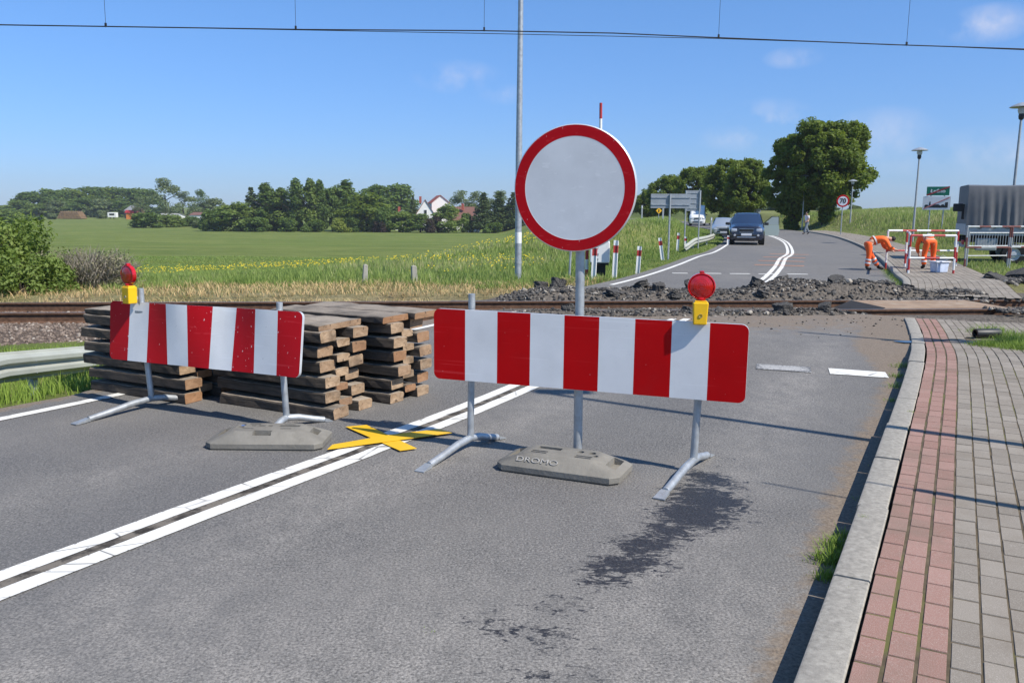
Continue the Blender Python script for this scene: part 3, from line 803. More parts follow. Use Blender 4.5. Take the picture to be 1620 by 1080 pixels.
lumps = [(.58, 2.45, .34, .26, .22, 'pale edged asphalt lump on the ridge left of the sign post'), (.93, 2.4, .36, .3, .26, 'rounded dark asphalt lump touching the sign post on its left'),
 (2.6, 2.0, .5, .3, .14, 'wide dark asphalt slab just before the white edge line'), (2.0, 1.45, .5, .3, .1, 'tilted flat asphalt slab behind the rail right of the sign post'), (2.9, 1.7, .3, .25, .2, 'asphalt lump in front of the white edge line'),
 (3.7, 2.3, .34, .3, .28, 'jagged black asphalt lump before the far left lane'), (5.05, 2.2, .4, .26, .2, 'dark asphalt lump at the foot of the double centre line'), (5.7, 2.6, .36, .3, .2, 'asphalt lump right of the double centre line'),
 (6.35, 2.75, .42, .36, .2, 'brown topped clod on the crest of the rubble heap'), (7.0, 2.7, .5, .3, .2, 'biggest black slab on the right crest of the rubble heap'), (7.5, 2.6, .34, .3, .16, 'black slab at the right shoulder of the rubble heap'),
 (6.6, 1.9, .36, .3, .16, 'asphalt lump low on the heap above the rail'), (4.9, 1.3, .3, .22, .12, 'flat grey asphalt piece beside the far rail'), (4.5, -1.15, .34, .28, .2, 'dark asphalt lump between the near rail and the road end'),
 (5.2, -1.2, .26, .22, .16, 'asphalt lump at the right end of the near ridge'), (.9, -1.2, .26, .2, .15, 'asphalt lump behind the left part of the red white board'), (8.3, 2.2, .3, .22, .12, 'asphalt piece at the right tail of the rubble'),
 (2.9, -1.15, .3, .2, .13, 'asphalt lump behind the middle of the red white board'), (3.15, 1.25, .28, .2, .13, 'asphalt lump at the rail in front of the far left lane')]
for j, (x, q, a, b, c, l) in enumerate(lumps):
    p = on_bed(x, q); a, b, c = a * .82, b * .85, c * .82; slab('asphalt_lump', (p[0], p[1], p[2] + c * .36), (a, b, c), (random.uniform(-.35, .35), random.uniform(-.35, .35), random.uniform(0, 3)), l, seed=j + 1)
# pedestrian crossing panel between the rails
def panel(x0, x1, label):
    t = thing('rail_walkway', label, 'crossing panel', ((x0 + x1) / 2, TRK((x0 + x1) / 2), 0), math.atan(.085))
    h = (x1 - x0) / 2 / math.cos(math.atan(.085)); w = .66
    m = MB(); vs = [(-h, -w, -.12), (h, -w, -.12), (h, w, -.12), (-h, w, -.12), (-h + .32, -w, .018), (h - .3, -w, .018), (h - .3, w, .018), (-h + .32, w, .018)]
    m.add(vs, [(0, 3, 2, 1), (4, 5, 6, 7), (0, 1, 5, 4), (1, 2, 6, 5), (2, 3, 7, 6), (3, 0, 4, 7)]); m.build('deck', M['panel'], t)
    for sx in (-1, 1):
        m = MB(); hh = h - .32; m.prism([(sx * h, -.118), (sx * hh, .016), (sx * hh, .024), (sx * (h + .03), -.11)], -w + .04, w - .04); m.build('end_ramp', M['dark_panel'] if sx < 0 else M['panel'], t)
    return t
M['panel'] = simple('crossing_rubber', C(.27, .19, .13), .9, 0, .2, 4, .3, .2, (C(.35, .29, .22), 2.5, .5, .6))
M['dark_panel'] = simple('steel_ramp', C(.03, .027, .025), .8, 0, .2, 6)
panel(6.15, 9.05, 'brown rubber walkway panel lying between the rails')

# ------------------------------------------------------------------ foreground closure
def stripes_board(parent, name, L, H, red, white, nstr=9, warp=None, flip=False, thick=.024):
    rad = .045
    xs = set(np.linspace(-L / 2, L / 2, 2 * nstr + 1).tolist())
    for k in range(6): xs.add(-L / 2 + rad * (1 - math.cos(k * math.pi / 10))); xs.add(L / 2 - rad * (1 - math.cos(k * math.pi / 10)))
    for v in np.linspace(-L / 2, L / 2, 50): xs.add(float(v))
    xs = np.array(sorted(xs)); xs = xs[np.insert(np.diff(xs) > 1e-4, 0, True)]
    ny = 9
    m = MB(); V = []; Fr = []; mi = []
    warp = warp or (lambda x, z: 0)
    def half(x):
        d = min(x + L / 2, L / 2 - x)
        return H / 2 - (rad - math.sqrt(max(0, rad ** 2 - (rad - d) ** 2)) if d < rad else 0)
    for x in xs:
        h = half(x)
        for j in range(ny):
            z = -h + 2 * h * j / (ny - 1); V.append((x, -thick / 2 + warp(x, z), z))
    for i in range(len(xs) - 1):
        xm = (xs[i] + xs[i + 1]) / 2; st = int((xm + L / 2) / (L / nstr))
        for j in range(ny - 1):
            Fr.append((i * ny + j, (i + 1) * ny + j, (i + 1) * ny + j + 1, i * ny + j + 1)); mi.append(0 if st % 2 == 0 else 1)
    nb = len(V); V2 = [(a, b + thick, c) for a, b, c in V]
    for i in range(len(xs) - 1):
        for j in range(ny - 1): Fr.append((nb + i * ny + j, nb + i * ny + j + 1, nb + (i + 1) * ny + j + 1, nb + (i + 1) * ny + j)); mi.append(2)
        for j in (0, ny - 1):
            a, b = i * ny + j, (i + 1) * ny + j; Fr.append((a, nb + a, nb + b, b)); mi.append(2)
    for i in (0, len(xs) - 1):
        for j in range(ny - 1):
            a, b = i * ny + j, i * ny + j + 1; Fr.append((a, b, nb + b, nb + a)); mi.append(2)
    m.add(V + V2, Fr, mi)
    return m.build(name, [red, white, M['alu_edge']], parent, 35)

def barrier(name, label, p0, p1, yaw, L, H, zc, posts, red, white, warp=None, tilt=0.):
    t = thing(name, label, 'road barrier', (p0[0], p0[1], 0), yaw, 'red and white road barriers')
    b = stripes_board(t, 'striped_board', L, H, red, white, warp=warp); b.location = (0, 0, zc)
    b.rotation_euler = (math.radians(tilt), math.radians(p1), 0)
    for (x, top, ft) in posts:
        m = MB(); m.tube([(x + ft.get('lean', 0), .045, .07), (x, .045, zc), (x, .045, top)], .024, 14); m.build('post', M['galv'], t, 40)
        for sgn, ln, dx in ((-1, ft['f'], ft.get('fx', 0)), (1, ft['b'], ft.get('bx', 0))):
            m = MB(); x0 = x + ft.get('lean', 0)
            pts = [(x0, .045, .075), (x0 + dx * .25, .045 + sgn * ln * .25, .068), (x0 + dx * .6, .045 + sgn * ln * .6, .035), (x0 + dx * .82, .045 + sgn * ln * .82, .018)]
            m.tube(pts, [.026, .026, .025, .024], 12)
            a = Vector(pts[-1]); d = Vector((dx, sgn * ln, 0)).normalized(); pz = Vector((-d.y, d.x, 0))
            e = a + d * ln * .18
            m.add([tuple(a + pz * .026 + Vector((0, 0, .012))), tuple(a - pz * .026 + Vector((0, 0, .012))), tuple(e - pz * .036 - Vector((0, 0, .009))), tuple(e + pz * .036 - Vector((0, 0, .009))),
                   tuple(a + pz * .026 - Vector((0, 0, .014))), tuple(a - pz * .026 - Vector((0, 0, .014))), tuple(e - pz * .036 - Vector((0, 0, .016))), tuple(e + pz * .036 - Vector((0, 0, .016)))],
                  [(0, 1, 2, 3), (7, 6, 5, 4), (0, 3, 7, 4), (1, 5, 6, 2), (3, 2, 6, 7), (0, 4, 5, 1)])
            m.build('foot', M['galv'], t, 50)
        for zz_ in (-.15, .15):
            m = MB(); m.box((x, .026, zc + zz_), (.09, .03, .035), bev=.004); m.build('clamp', M['galv_dull'], t)
    return t

YAW_R = math.atan2(-.5, 1.45); YAW_L = math.atan2(-.65, 1.34)
bar_r = barrier('road_barrier', 'clean red and white striped barrier board in front of the round sign', (.455, 5.43), .3, YAW_R, 2.10, .49, .735,
    [(-.79, 1.09, dict(f=.63, b=.34, fx=-.1, bx=.12, lean=-.012)), (.765, 1.02, dict(f=.62, b=.42, fx=-.12, bx=.06, lean=-.022))], M['sheet_red'], M['sheet_white'])
warpL = lambda x, z: 1.5 * (.018 * math.exp(-((x - .3) / .22) ** 2) * (1 + z * 1.5) - .02 * math.exp(-((x + .25) / .25) ** 2) * (.6 + z * 2) + .012 * math.sin(x * 7) * (z * 2))
bar_l = barrier('road_barrier', 'scuffed and dented red and white barrier board in front of the planks', (-2.475, 6.6), -.6, YAW_L, 2.04, .49, .65,
    [(-.69, 1.0, dict(f=.7, b=.42, fx=-.05, bx=.12, lean=.05)), (.78, .96, dict(f=.3, b=.32, fx=.05, bx=.18, lean=.03))], M['sheet_red_old'], M['sheet_white_old'], warpL, -7)

def lamp(label, loc, yaw):
    t = thing('warning_lamp', label, 'warning lamp', loc, yaw, 'red warning lamps on the barrier boards')
    t.scale = (.84, .84, .81)
    m = MB(); m.prism([(-.050, 0), (.047, 0), (.056, .17), (-.056, .17)], -.048, .048, 'y'); 
    b = m.build('battery_case', M['yel'], t)
    bv = b.modifiers.new('round', 'BEVEL'); bv.width = .008; bv.segments = 2
    m = MB(); m.box((0, 0, .176), (.088, .074, .014), bev=.003); m.build('case_lid', M['yel'], t)
    m = MB(); m.lathe([(0, -.012), (.012, -.012), (.012, 0), (.014, 0), (.014, .004)], 10, 0, Matrix.Translation((0, -.05, .07)) @ Matrix.Rotation(math.pi / 2, 4, 'X')); m.build('bolt', M['galv'], t)
    rid = [(.007 * i, -.030 + .010 * (i / 12) ** 2 + (.0012 if i % 2 else 0)) for i in range(13)]
    prof = rid + [(.088, -.015), (.094, -.022), (.101, -.018), (.101, .018), (.094, .022), (.088, .015)] + [(r_, -z_) for r_, z_ in reversed(rid)]
    m = MB(); m.lathe(prof, 56, 0, Matrix.Translation((0, 0, .29)) @ Matrix.Rotation(math.pi / 2, 4, 'X'))
    m.lathe([(.036, .183), (.036, .197), (.028, .205), (0, .205)], 20); 
    m.box((0, 0, .397), (.034, .04, .024), bev=.006)
    m.build('red_lens', M['lens'], t, 20)
    m = MB(); m.box((.03, .07, .05), (.012, .06, .03), bev=.003); m.box((.0, .052, .06), (.05, .012, .08), bev=.003); m.build('bracket', M['galv_dull'], t)
    return t
def on_bar(b, x, y, z): return tuple(b.matrix_basis @ Vector((x, y, z)))
for o in (bar_r, bar_l): o.matrix_basis = Matrix.Translation(o.location) @ Matrix.Rotation(o.rotation_euler[2], 4, 'Z')
lamp('round red warning lamp on yellow battery case, over the clean barrier board', on_bar(bar_r, .755, -.015, .965), YAW_R + .17)
lamp('turned red warning lamp on yellow battery case, over the dented barrier board', on_bar(bar_l, -.735, -.03, .88), YAW_L - .10)

# round prohibition sign on its post
sg = thing('prohibition_sign', 'big round white sign with a red rim on a grey steel post', 'road sign', (.45, 5.49, 0), 0)
m = MB(); m.tube([(0, .03, .03), (-.004, .03, 1.0), (-.012, .03, 1.9)], .030, 18); m.build('post', M['galv'], sg, 40)
RM = Matrix.Translation((-.06, -.035, 1.795)) @ Matrix.Rotation(math.radians(-18.5), 4, 'Z') @ Matrix.Rotation(math.pi / 2, 4, 'X') @ Matrix.Rotation(math.radians(1.5), 4, 'X')
m = MB(); R0 = .402
m.lathe([(0, .0), (.325, .0), (.327, .0006), (R0 - .006, .0006), (R0, -.004), (R0, -.03), (R0 - .004, -.03), (R0 - .006, -.006), (0, -.006)], 96, [0, 0, 1, 2, 2, 2, 2, 2], RM)
M['sign_red'] = sheet_mat('sign_red', (.50, .006, .012), (.55, .48, .5), .7, .735, .42)
m.build('sign_face', [M['sign_white'], M['sign_red'], M['alu_edge']], sg, 6)
for zz_ in (1.62, 1.98):
    m = MB(); m.box((-.012, .012, zz_), (.26, .028, .035), bev=.003); m.lathe([(.034, -.02), (.038, -.02), (.038, .02), (.034, .02)], 20, 0, Matrix.Translation((-.01, .03, zz_))); m.build('clamp', M['galv_dull'], sg)

# recycled rubber foot plates
def footplate(name, label, loc, yaw, text, holes, bags=False):
    t = thing(name, label, 'base plate', loc, yaw)
    bm = bmesh.new()
    L, Wd, H = .82, .40, .115
    out = []
    cx = .05
    base = [(-L / 2, -Wd / 2 + cx), (-L / 2 + cx, -Wd / 2), (L / 2 - cx, -Wd / 2), (L / 2, -Wd / 2 + cx), (L / 2, Wd / 2 - cx), (L / 2 - cx, Wd / 2), (-L / 2 + cx, Wd / 2), (-L / 2, Wd / 2 - cx)]
    def ring(k, z, dx, dy): return [((x - math.copysign(dx, x)), (y - math.copysign(dy, y)), z) for x, y in base]
    rings = [ring(0, .0, .01, .01), ring(0, .012, 0, 0), ring(0, .045, 0, 0), ring(0, .052, .006, .006), ring(0, H - .008, .15, .07), ring(0, H, .16, .08)]
    vs = [p for r in rings for p in r]; fs = []
    for i in range(len(rings) - 1):
        for k in range(8): fs.append((i * 8 + k, i * 8 + (k + 1) % 8, (i + 1) * 8 + (k + 1) % 8, (i + 1) * 8 + k))
    fs.append(tuple(range(7, -1, -1))); fs.append(tuple((len(rings) - 1) * 8 + k for k in range(8)))
    m = MB(); m.add(vs, fs); body = m.build('base_block', M['rubber'], t, 30)
    # pockets cut with a boolean, then baked into the mesh
    cut = MB()
    for (x, y, a, b, d, kind) in holes:
        if kind == 'r': cut.cyl((x, y, H - d), (x, y, H + .1), a, 14)
        else: cut.box((x, y, H - d + .1), (a, b, .2))
    co = cut.build('cutter', M['dark']); co.parent = t
    bo = body.modifiers.new('cut', 'BOOLEAN'); bo.object = co; bo.operation = 'DIFFERENCE'; bo.solver = 'EXACT'
    bpy.context.view_layer.update()
    me = bpy.data.meshes.new_from_object(body.evaluated_get(bpy.context.evaluated_depsgraph_get()))
    body.modifiers.clear(); body.data = me; bpy.data.objects.remove(co)
    if text:
        c = bpy.data.curves.new('lettering', 'FONT'); c.body = text; c.size = .085; c.extrude = .002; c.align_x = 'CENTER'; c.align_y = 'CENTER'
        o = bpy.data.objects.new('tmp', c); COL.objects.link(o); bpy.context.view_layer.update()
        me = bpy.data.meshes.new_from_object(o.evaluated_get(bpy.context.evaluated_depsgraph_get())); bpy.data.objects.remove(o)
        me.materials.clear(); me.materials.append(M['lettering'])
        o = bpy.data.objects.new('lettering', me); COL.objects.link(o); o.parent = t
        o.rotation_euler = (.71, 0, 0); o.location = (-.13, -Wd / 2 + .040, .0865); o.scale = (.9, .62, 1)
    return t
M['lettering'] = simple('worn_white_lettering', C(.33, .315, .285), .8, 0, .4, 40)
H_ = [(-.16, -.03, .11, .02, .03, 'b'), (-.16, -.062, .11, .02, .03, 'b'), (.14, -.03, .11, .02, .03, 'b'), (.14, -.062, .11, .02, .03, 'b'), (.09, .055, .024, 0, .06, 'r'), (.17, .055, .024, 0, .06, 'r'), (.205, .0, .02, 0, .05, 'r'), (-.12, .055, .16, .05, .06, 'b'), (.33, .02, .065, .2, .075, 'b'), (-.33, .02, .065, .2, .075, 'b')]
fp1 = footplate('ballast_plate', 'worn grey base with faded white lettering, holding the round sign post', (.345, 5.25, 0), YAW_R - .075, 'DROMO', H_)
fp2 = footplate('ballast_plate', 'dusty grey recycled base with open pockets, at the foot of the dented barrier', (-1.725, 5.84, 0), -.01,
    '', [(.13, .045, .15, .045, .06, 'b'), (-.11, -.075, .0, .0, 0, 'b') if False else (-.02, -.115, .13, .06, .1, 'b'), (.12, .085, .08, .02, .02, 'b'), (.12, -.03, .08, .02, .02, 'b'), (-.13, .085, .08, .02, .02, 'b'), (-.15, -.03, .08, .02, .02, 'b'), (-.13, .045, .035, .03, .05, 'b'), (-.07, .045, .05, .03, .05, 'b'), (-.01, .045, .035, .03, .05, 'b'), (-.215, .065, .026, 0, .05, 'r'), (-.21, .01, .024, 0, .05, 'r'), (.32, .02, .06, .12, .08, 'b'), (-.325, 0, .05, .18, .08, 'b')])
m = MB(); m.lathe([(0, .094), (.022, .094), (.022, .107), (.012, .11), (0, .11)], 14, 0, Matrix.Translation((-.215, .065, 0))); m.build('blue_plug', simple('blue_plastic', C(.02, .15, .5), .5), fp2)

# ------------------------------------------------------------------ plank stacks
u = Vector((-.877, .48, 0)); v = Vector((.48, .877, 0)); pyaw = math.atan2(u.y, u.x)
def plank_mesh(L, w, h, seed, top='wood_top'):
    r = random.Random(seed)
    ns = 14; prof = [(-w / 2, .006), (-w / 2 + .006, 0), (w / 2 - .006, 0), (w / 2, .006), (w / 2, h * .82), (w / 2 - .006, h * .95), (w / 2 - .014, h), (-w / 2 + .014, h), (-w / 2 + .006, h * .95), (-w / 2, h * .82)]
    n = len(prof); V = []; Fc = []; mi = []
    bow = r.uniform(-.006, .006)
    for i in range(ns):
        s = i / (ns - 1)
        for j, (a, b) in enumerate(prof):
            p = Vector((s * L * 9, a * 14, b * 14 + seed * 1.7)); q = mnoise.noise_vector(p)
            e = .008 if 0 < i < ns - 1 else .014
            V.append((s * L + (q.x * .02 if i in (0, ns - 1) else 0), a + q.y * e + bow * math.sin(s * 3.1), b + q.z * e * (b > .01)))
    for i in range(ns - 1):
        for j in range(n):
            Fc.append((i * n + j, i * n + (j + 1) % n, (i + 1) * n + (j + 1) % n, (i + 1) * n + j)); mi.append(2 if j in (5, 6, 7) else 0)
    Fc.append(tuple(range(n - 1, -1, -1))); mi.append(1); Fc.append(tuple((ns - 1) * n + j for j in range(n))); mi.append(1)
    m = MB(); m.add(V, Fc, mi); return m
PM = [M['wood_side'], M['wood_end'], M['wood_top']]
protos = {}
def plank(kind, O, uo, vo, z, label, stack, roll=0., yaw=0., L=None):
    dims = {'big': (1.24, .185, .085), 'mid': (1.2, .15, .06), 'slab': (1.22, .52, .05), 'wide': (1.3, .36, .055)}[kind]
    key = (kind, random.randrange(5 if kind in ('big', 'mid') else 2))
    if key not in protos:
        o = plank_mesh(*dims, seed=len(protos) + 3).build('crossing_plank', PM); protos[key] = o
    else:
        o = protos[key].copy(); COL.objects.link(o)
    p = Vector(O) + u * uo + v * vo; o.location = (p.x, p.y, z); o.rotation_euler = (roll, 0, pyaw + yaw)
    tag(o, label, 'wooden plank', 'planks in the ' + stack)
ordn = ['lowest', 'second lowest', 'third lowest', 'fourth lowest', 'fifth lowest', 'sixth lowest', 'seventh lowest', 'eighth lowest']
def stack(O, rows, nm, cols, seed, ends):
    random.seed(seed)
    dz = .122
    for k in range(rows):
        z = .002 + k * dz
        for c in range(cols):
            off = ends(k, c) + random.uniform(-.035, .035)
            plank('big', O, off, .09 + c * .345 + random.uniform(-.012, .012), z, f'{ordn[k]} thick plank in the {("front", "back", "rear")[c]} column of the {nm}', nm, 0, random.uniform(-.028, .028))
        if k < rows - 1:
            plank('mid', O, .03 + ends(k, 0) * .5 + random.uniform(-.01, .03), .26 + random.uniform(-.01, .01), z + .0855 - .022, f'{ordn[k]} thin spacer plank between the columns of the {nm}', nm, 0, random.uniform(-.01, .01))
            plank('mid', O, .10 + random.uniform(0, .1), .09 + random.uniform(-.01, .01), z + .0855, f'{ordn[k]} hidden spacer plank in the front column of the {nm}', nm) if False else None
    return .002 + (rows - 1) * dz + .087
eM = lambda k, c: (0, .06, .09, .07, .08, .08, .07)[min(k, 6)] + (.03 if c else 0) - (.05 if (c == 1 and k >= 3) else 0)
zt = stack((-1.44, 6.51, 0), 6, 'middle plank stack', 2, 1, eM)
plank('slab', (-1.44, 6.51, 0), .10, .27, zt + .002, 'broad pale board lying on top of the middle plank stack', 'middle plank stack')
eR = lambda k, c: (0, .03, .01, .02, .0, .05, .07)[min(k, 6)] + random.uniform(-.02, .02)
zt = stack((-.99, 7.06, 0), 6, 'right plank stack', 2, 2, eR)
plank('wide', (-.99, 7.06, 0), .08, .12, zt + .002, 'broad weathered board on top of the right plank stack, nearer side', 'right plank stack')
plank('wide', (-.99, 7.06, 0), .02, .50, zt + .003, 'lighter streaked board on top of the right plank stack, farther side', 'right plank stack')
eL = lambda k, c: (0, .0, .02, -.02, .03, .05)[min(k, 5)] + random.uniform(-.03, .03)
zt = stack((-2.80, 7.03, 0), 6, 'left plank stack', 2, 3, eL)
plank('slab', (-2.80, 7.03, 0), .06, .27, zt + .002, 'broad grey board on top of the left plank stack', 'left plank stack')

# ------------------------------------------------------------------ left guard rail
def guardrail(name, label, pts, zfn, posts, mat, cat='guard rail'):
    t = thing(name, label, cat, (pts[0][0], pts[0][1], 0))
    P = spline(pts, .25); o = np.array(pts[0])
    prof = [(0, .0), (.0, .03), (-.055, .055), (-.08, .075), (-.08, .115), (-.02, .145), (-.02, .17), (-.08, .20), (-.08, .24), (-.055, .26), (0, .285), (0, .31)]
    vs = []; n = len(prof)
    for i, p in enumerate(P):
        d = P[min(i + 1, len(P) - 1)] - P[max(i - 1, 0)]; d = d / np.linalg.norm(d); nr = np.array([-d[1], d[0]])   # left of travel
        for a, b in prof: q = p - nr * (-a) * 1.0 - o; vs.append((q[0], q[1], zfn(p[1]) + b))
    fs = [(i * n + j, i * n + j + 1, (i + 1) * n + j + 1, (i + 1) * n + j) for i in range(len(P) - 1) for j in range(n - 1)]
    m = MB(); m.add(vs, fs); b = m.build('beam', mat, t, 50)
    so = b.modifiers.new('thick', 'SOLIDIFY'); so.thickness = .006; so.offset = 0
    for (x, y) in posts:
        m = MB(); m.box((x - o[0] - .07, y - o[1], zfn(y) - .28), (.06, .1, .95), bev=.006); m.box((x - o[0] - .02, y - o[1], zfn(y) + .155), (.06, .12, .14), bev=.006); m.build('post', M['galv_dull'], t)
        for dy in (-.18, .12):
            for zb in (.095, .222):
                m = MB(); m.lathe([(.011, 0), (.011, .01), (0, .013)], 8, 0, Matrix.Translation((x - o[0] + .082, y - o[1] + dy, zfn(y) + zb)) @ Matrix.Rotation(math.pi / 2, 4, 'Y')); m.build('bolt', M['galv_dull'], t)
    return t
M['rail_paint'] = simple('guard_rail_zinc', C(.36, .37, .32), .65, .1, .1, 3, 0, .4, (C(.36, .36, .29), 5, .55, .5))
gr = guardrail('guard_rail', 'pale zinc guard rail on the left verge, running down behind the planks', [(-5.13, 5.2), (-5.13, 8.3), (-5.06, 10.2), (-5.0, 12.0)], lambda y: -.09 + .31 * 0 - .13 * (y - 8.3) * (.9 if y > 8.3 else .35), [(-5.13, 8.95), (-5.1, 10.9), (-5.13, 6.9)], M['rail_paint'])
# ------------------------------------------------------------------ grasses
def grass_mat(name, g1, g2, dry, trans=.3):
    n = N(name)
    t = n.attr('tint'); h = n.attr('tip')
    k = n.mix(n.rng(t, 0, .6), C(*g1), C(*g2)); k = n.mix(n.rng(t, .72, .8), k, C(*dry))
    k = n.mix(n.math('MULTIPLY', h, .4), k, C(*[min(1, x * 1.7 + .02) for x in g2]))
    tr = n.n.new('ShaderNodeBsdfTranslucent'); m = n.n.new('ShaderNodeMixShader'); m.inputs[0].default_value = trans
    n.l.new(k, tr.inputs['Color']); n.col(k).rough(.6).spec(.25)
    n.l.new(n.b.outputs[0], m.inputs[1]); n.l.new(tr.outputs[0], m.inputs[2]); n.l.new(m.outputs[0], n.n['Material Output'].inputs['Surface'])
    return n.mat
M['grass'] = grass_mat('grass_blades', (.10, .175, .022), (.215, .30, .05), (.30, .26, .12))
M['grass_long'] = grass_mat('long_grass', (.115, .195, .03), (.245, .31, .08), (.44, .39, .21), .42)
M['straw'] = grass_mat('straw', (.40, .265, .12), (.52, .38, .19), (.20, .21, .07), .2)

def blades(name, x, y, z, h, w, mat, label, lean=.35, seed=1, tint=None, parent=None):
    r = np.random.default_rng(seed); n = len(x)
    a = r.uniform(0, 6.283, n); b = r.uniform(0, 6.283, n); l = r.uniform(.1, 1, n) * lean * h
    px, py = np.cos(a) * w / 2, np.sin(a) * w / 2; lx, ly = np.cos(b) * l, np.sin(b) * l
    V = np.zeros((n, 5, 3)); T = np.zeros((n, 5))
    for k, (s, t, u_) in enumerate(((1, 0, 0), (-1, 0, 0), (.75, .5, .35), (-.75, .5, .35), (0, 1, 1))):
        V[:, k, 0] = x + px * s + lx * u_; V[:, k, 1] = y + py * s + ly * u_
        V[:, k, 2] = z - .02 + h * t * (1 - .12 * (k == 4) * lean); T[:, k] = t
    b0 = np.arange(n)[:, None] * 5
    F = np.concatenate([b0 + np.array([[0, 1, 3]]), b0 + np.array([[0, 3, 2]]), b0 + np.array([[2, 3, 4]])], 1).reshape(-1, 3)
    tn_ = r.uniform(0, 1, n) if tint is None else np.clip(tint + r.normal(0, .14, n), 0, 1)
    o = np_mesh(name, V.reshape(-1, 3), F, mat, {'tint': np.repeat(tn_, 5), 'tip': T.ravel()}, parent=parent)
    if parent is None: tag(o, label, None, None, 'stuff')
    return o
def scatter(n, x0, x1, y0, y1, seed):
    r = np.random.default_rng(seed); return r.uniform(x0, x1, n), r.uniform(y0, y1, n), r
# left verge between road and guard rail
x, y, r = scatter(60000, -9.5, -1.5, 4.5, 12.6, 31); L, d = ROAD.project(x, y); e = -d - 3.34
k = (e > .0 + .18 * vnoise(L, L * 0, 3, 5)) & (y < TRK(x) - 2.75 - .5 * vnoise(x, y, 2, 3)) & (r.uniform(size=len(x)) < (.25 + .75 * sm(e, .05, .45)) * (.35 + .8 * vnoise(x, y, 2.2, 8))); x, y, e = x[k], y[k], e[k]
z = ground_z(x, y); h = (.05 + .17 * sm(e, .05, .6) * (.5 + .9 * vnoise(x, y, 2.5, 12))) * np.random.default_rng(3).uniform(.5, 1.15, len(x)) * (1 - .45 * sm(y, 9.6, 11))
blades('grass', x, y, z, h, .011 + 0 * x, M['grass'], 'bright green grass on the verge around the left guard rail', .5, 2, .25 + .55 * vnoise(x, y, 1.2, 9))
# dry straw strip and long grass just beyond the far rail
x, y, r = scatter(52000, -16, 9, 15.2, 23, 33); L, d = ROAD.project(x, y); e = -d - 3.4; q = y - TRK(x)
keepb = (e > .05) & (q > 1.75 + .5 * vnoise(x, y, 1, 4)) & ~((x > -1.6) & (q < 2.6))
k = keepb & (q < 4.6 + 2.2 * vnoise(x, y, .5, 17)) & (r.uniform(size=len(x)) < .25 + .9 * vnoise(x, y, 1.4, 18)); xx, yy = x[k], y[k]
blades('dry_grass', xx, yy, ground_z(xx, yy), (.06 + .2 * vnoise(xx, yy, 1.6, 19)) * np.random.default_rng(5).uniform(.5, 1.2, len(xx)), .016 + 0 * xx, M['straw'], 'flattened straw coloured grass beside the far rail', 1.1, 6)
k = keepb & (q > 3.0 + 3.0 * vnoise(x, y, .6, 23)); xx, yy = x[k], y[k]
blades('grass', xx, yy, ground_z(xx, yy), (.10 + .2 * vnoise(xx, yy, .8, 24)) * np.random.default_rng(6).uniform(.5, 1.2, len(xx)), .02 + 0 * xx, M['grass_long'], 'long meadow grass beyond the straw strip', .45, 7, .2 + .55 * vnoise(xx, yy, .9, 10))
# left bank of the curve
x, y, r = scatter(230000, -6, 24, 20, 95, 35); L, d = ROAD.project(x, y); e = -d - 3.42
k = (e > 0) & (e < 20) & (r.uniform(size=len(x)) < np.clip(22 / np.maximum(y, 10), 0, 1) * (.4 + .6 * sm(e, 14, 6))); x, y, e = x[k], y[k], e[k]
h = (.08 + .24 * sm(e, .3, 2.4) * (.45 + .8 * vnoise(x, y, .5, 24))) * np.random.default_rng(8).uniform(.5, 1.15, len(x))
blades('long_grass', x, y, ground_z(x, y), h, .010 + .0006 * y, M['grass_long'], 'tall seeding grass over the bank inside the road curve', .55, 9, .10 + .75 * sm(e, 1.2, 4) * vnoise(x, y, .35, 44) + .2 * vnoise(x, y, 1.2, 45))
# right bank behind the far pavement
x, y, r = scatter(330000, 10, 62, 26, 110, 37); L, d = KFAR.project(x, y)
k = (d > 2.15) & (d < 26) & (y > 24) & (r.uniform(size=len(x)) < np.clip(26 / np.maximum(y, 10), 0, 1)) & ~((y < 33.5) & (x > 13.5)); x, y, d = x[k], y[k], d[k]
h = (.10 + .30 * sm(d, 2.3, 4.5) * (.45 + .8 * vnoise(x, y, .4, 26))) * np.random.default_rng(9).uniform(.5, 1.15, len(x))
blades('long_grass', x, y, ground_z(x, y), h, .010 + .0006 * y, M['grass_long'], 'tall pale grass on the bank behind the far pavement', .5, 10, (.22 + .62 * vnoise(x, y, .3, 47)) + .15 * vnoise(x, y, 1.3, 48))
# rough ground around the lorry
x, y, r = scatter(16000, 10.5, 22, 20, 34, 38); L, d = KFAR.project(x, y)
k = (d > 2.3) & (vnoise(x, y, .7, 91) > .46); x, y = x[k], y[k]
blades('grass', x, y, ground_z(x, y), r.uniform(.05, .2, len(x)), .02 + 0 * x, M['grass_long'], 'patchy grass around the parked lorry', .6, 11, .35 + .5 * vnoise(x, y, .8, 3))
# open meadow
x, y, r = scatter(260000, -48, 10, 20, 78, 39); L, d = ROAD.project(x, y)
k = (-d > 8) & (r.uniform(size=len(x)) < np.clip(24 / y, 0, 1)) & (np.abs(x) < y * .68 + 2); x, y = x[k], y[k]
blades('meadow_grass', x, y, ground_z(x, y), (.05 + .13 * vnoise(x, y, .25, 28)) * np.random.default_rng(10).uniform(.5, 1.2, len(x)), .010 + .0007 * y, M['grass_long'], 'uncut meadow grass beyond the railway', .5, 12, .05 + .5 * vnoise(x, y, .12, 29) + .2 * vnoise(x, y, .9, 30))
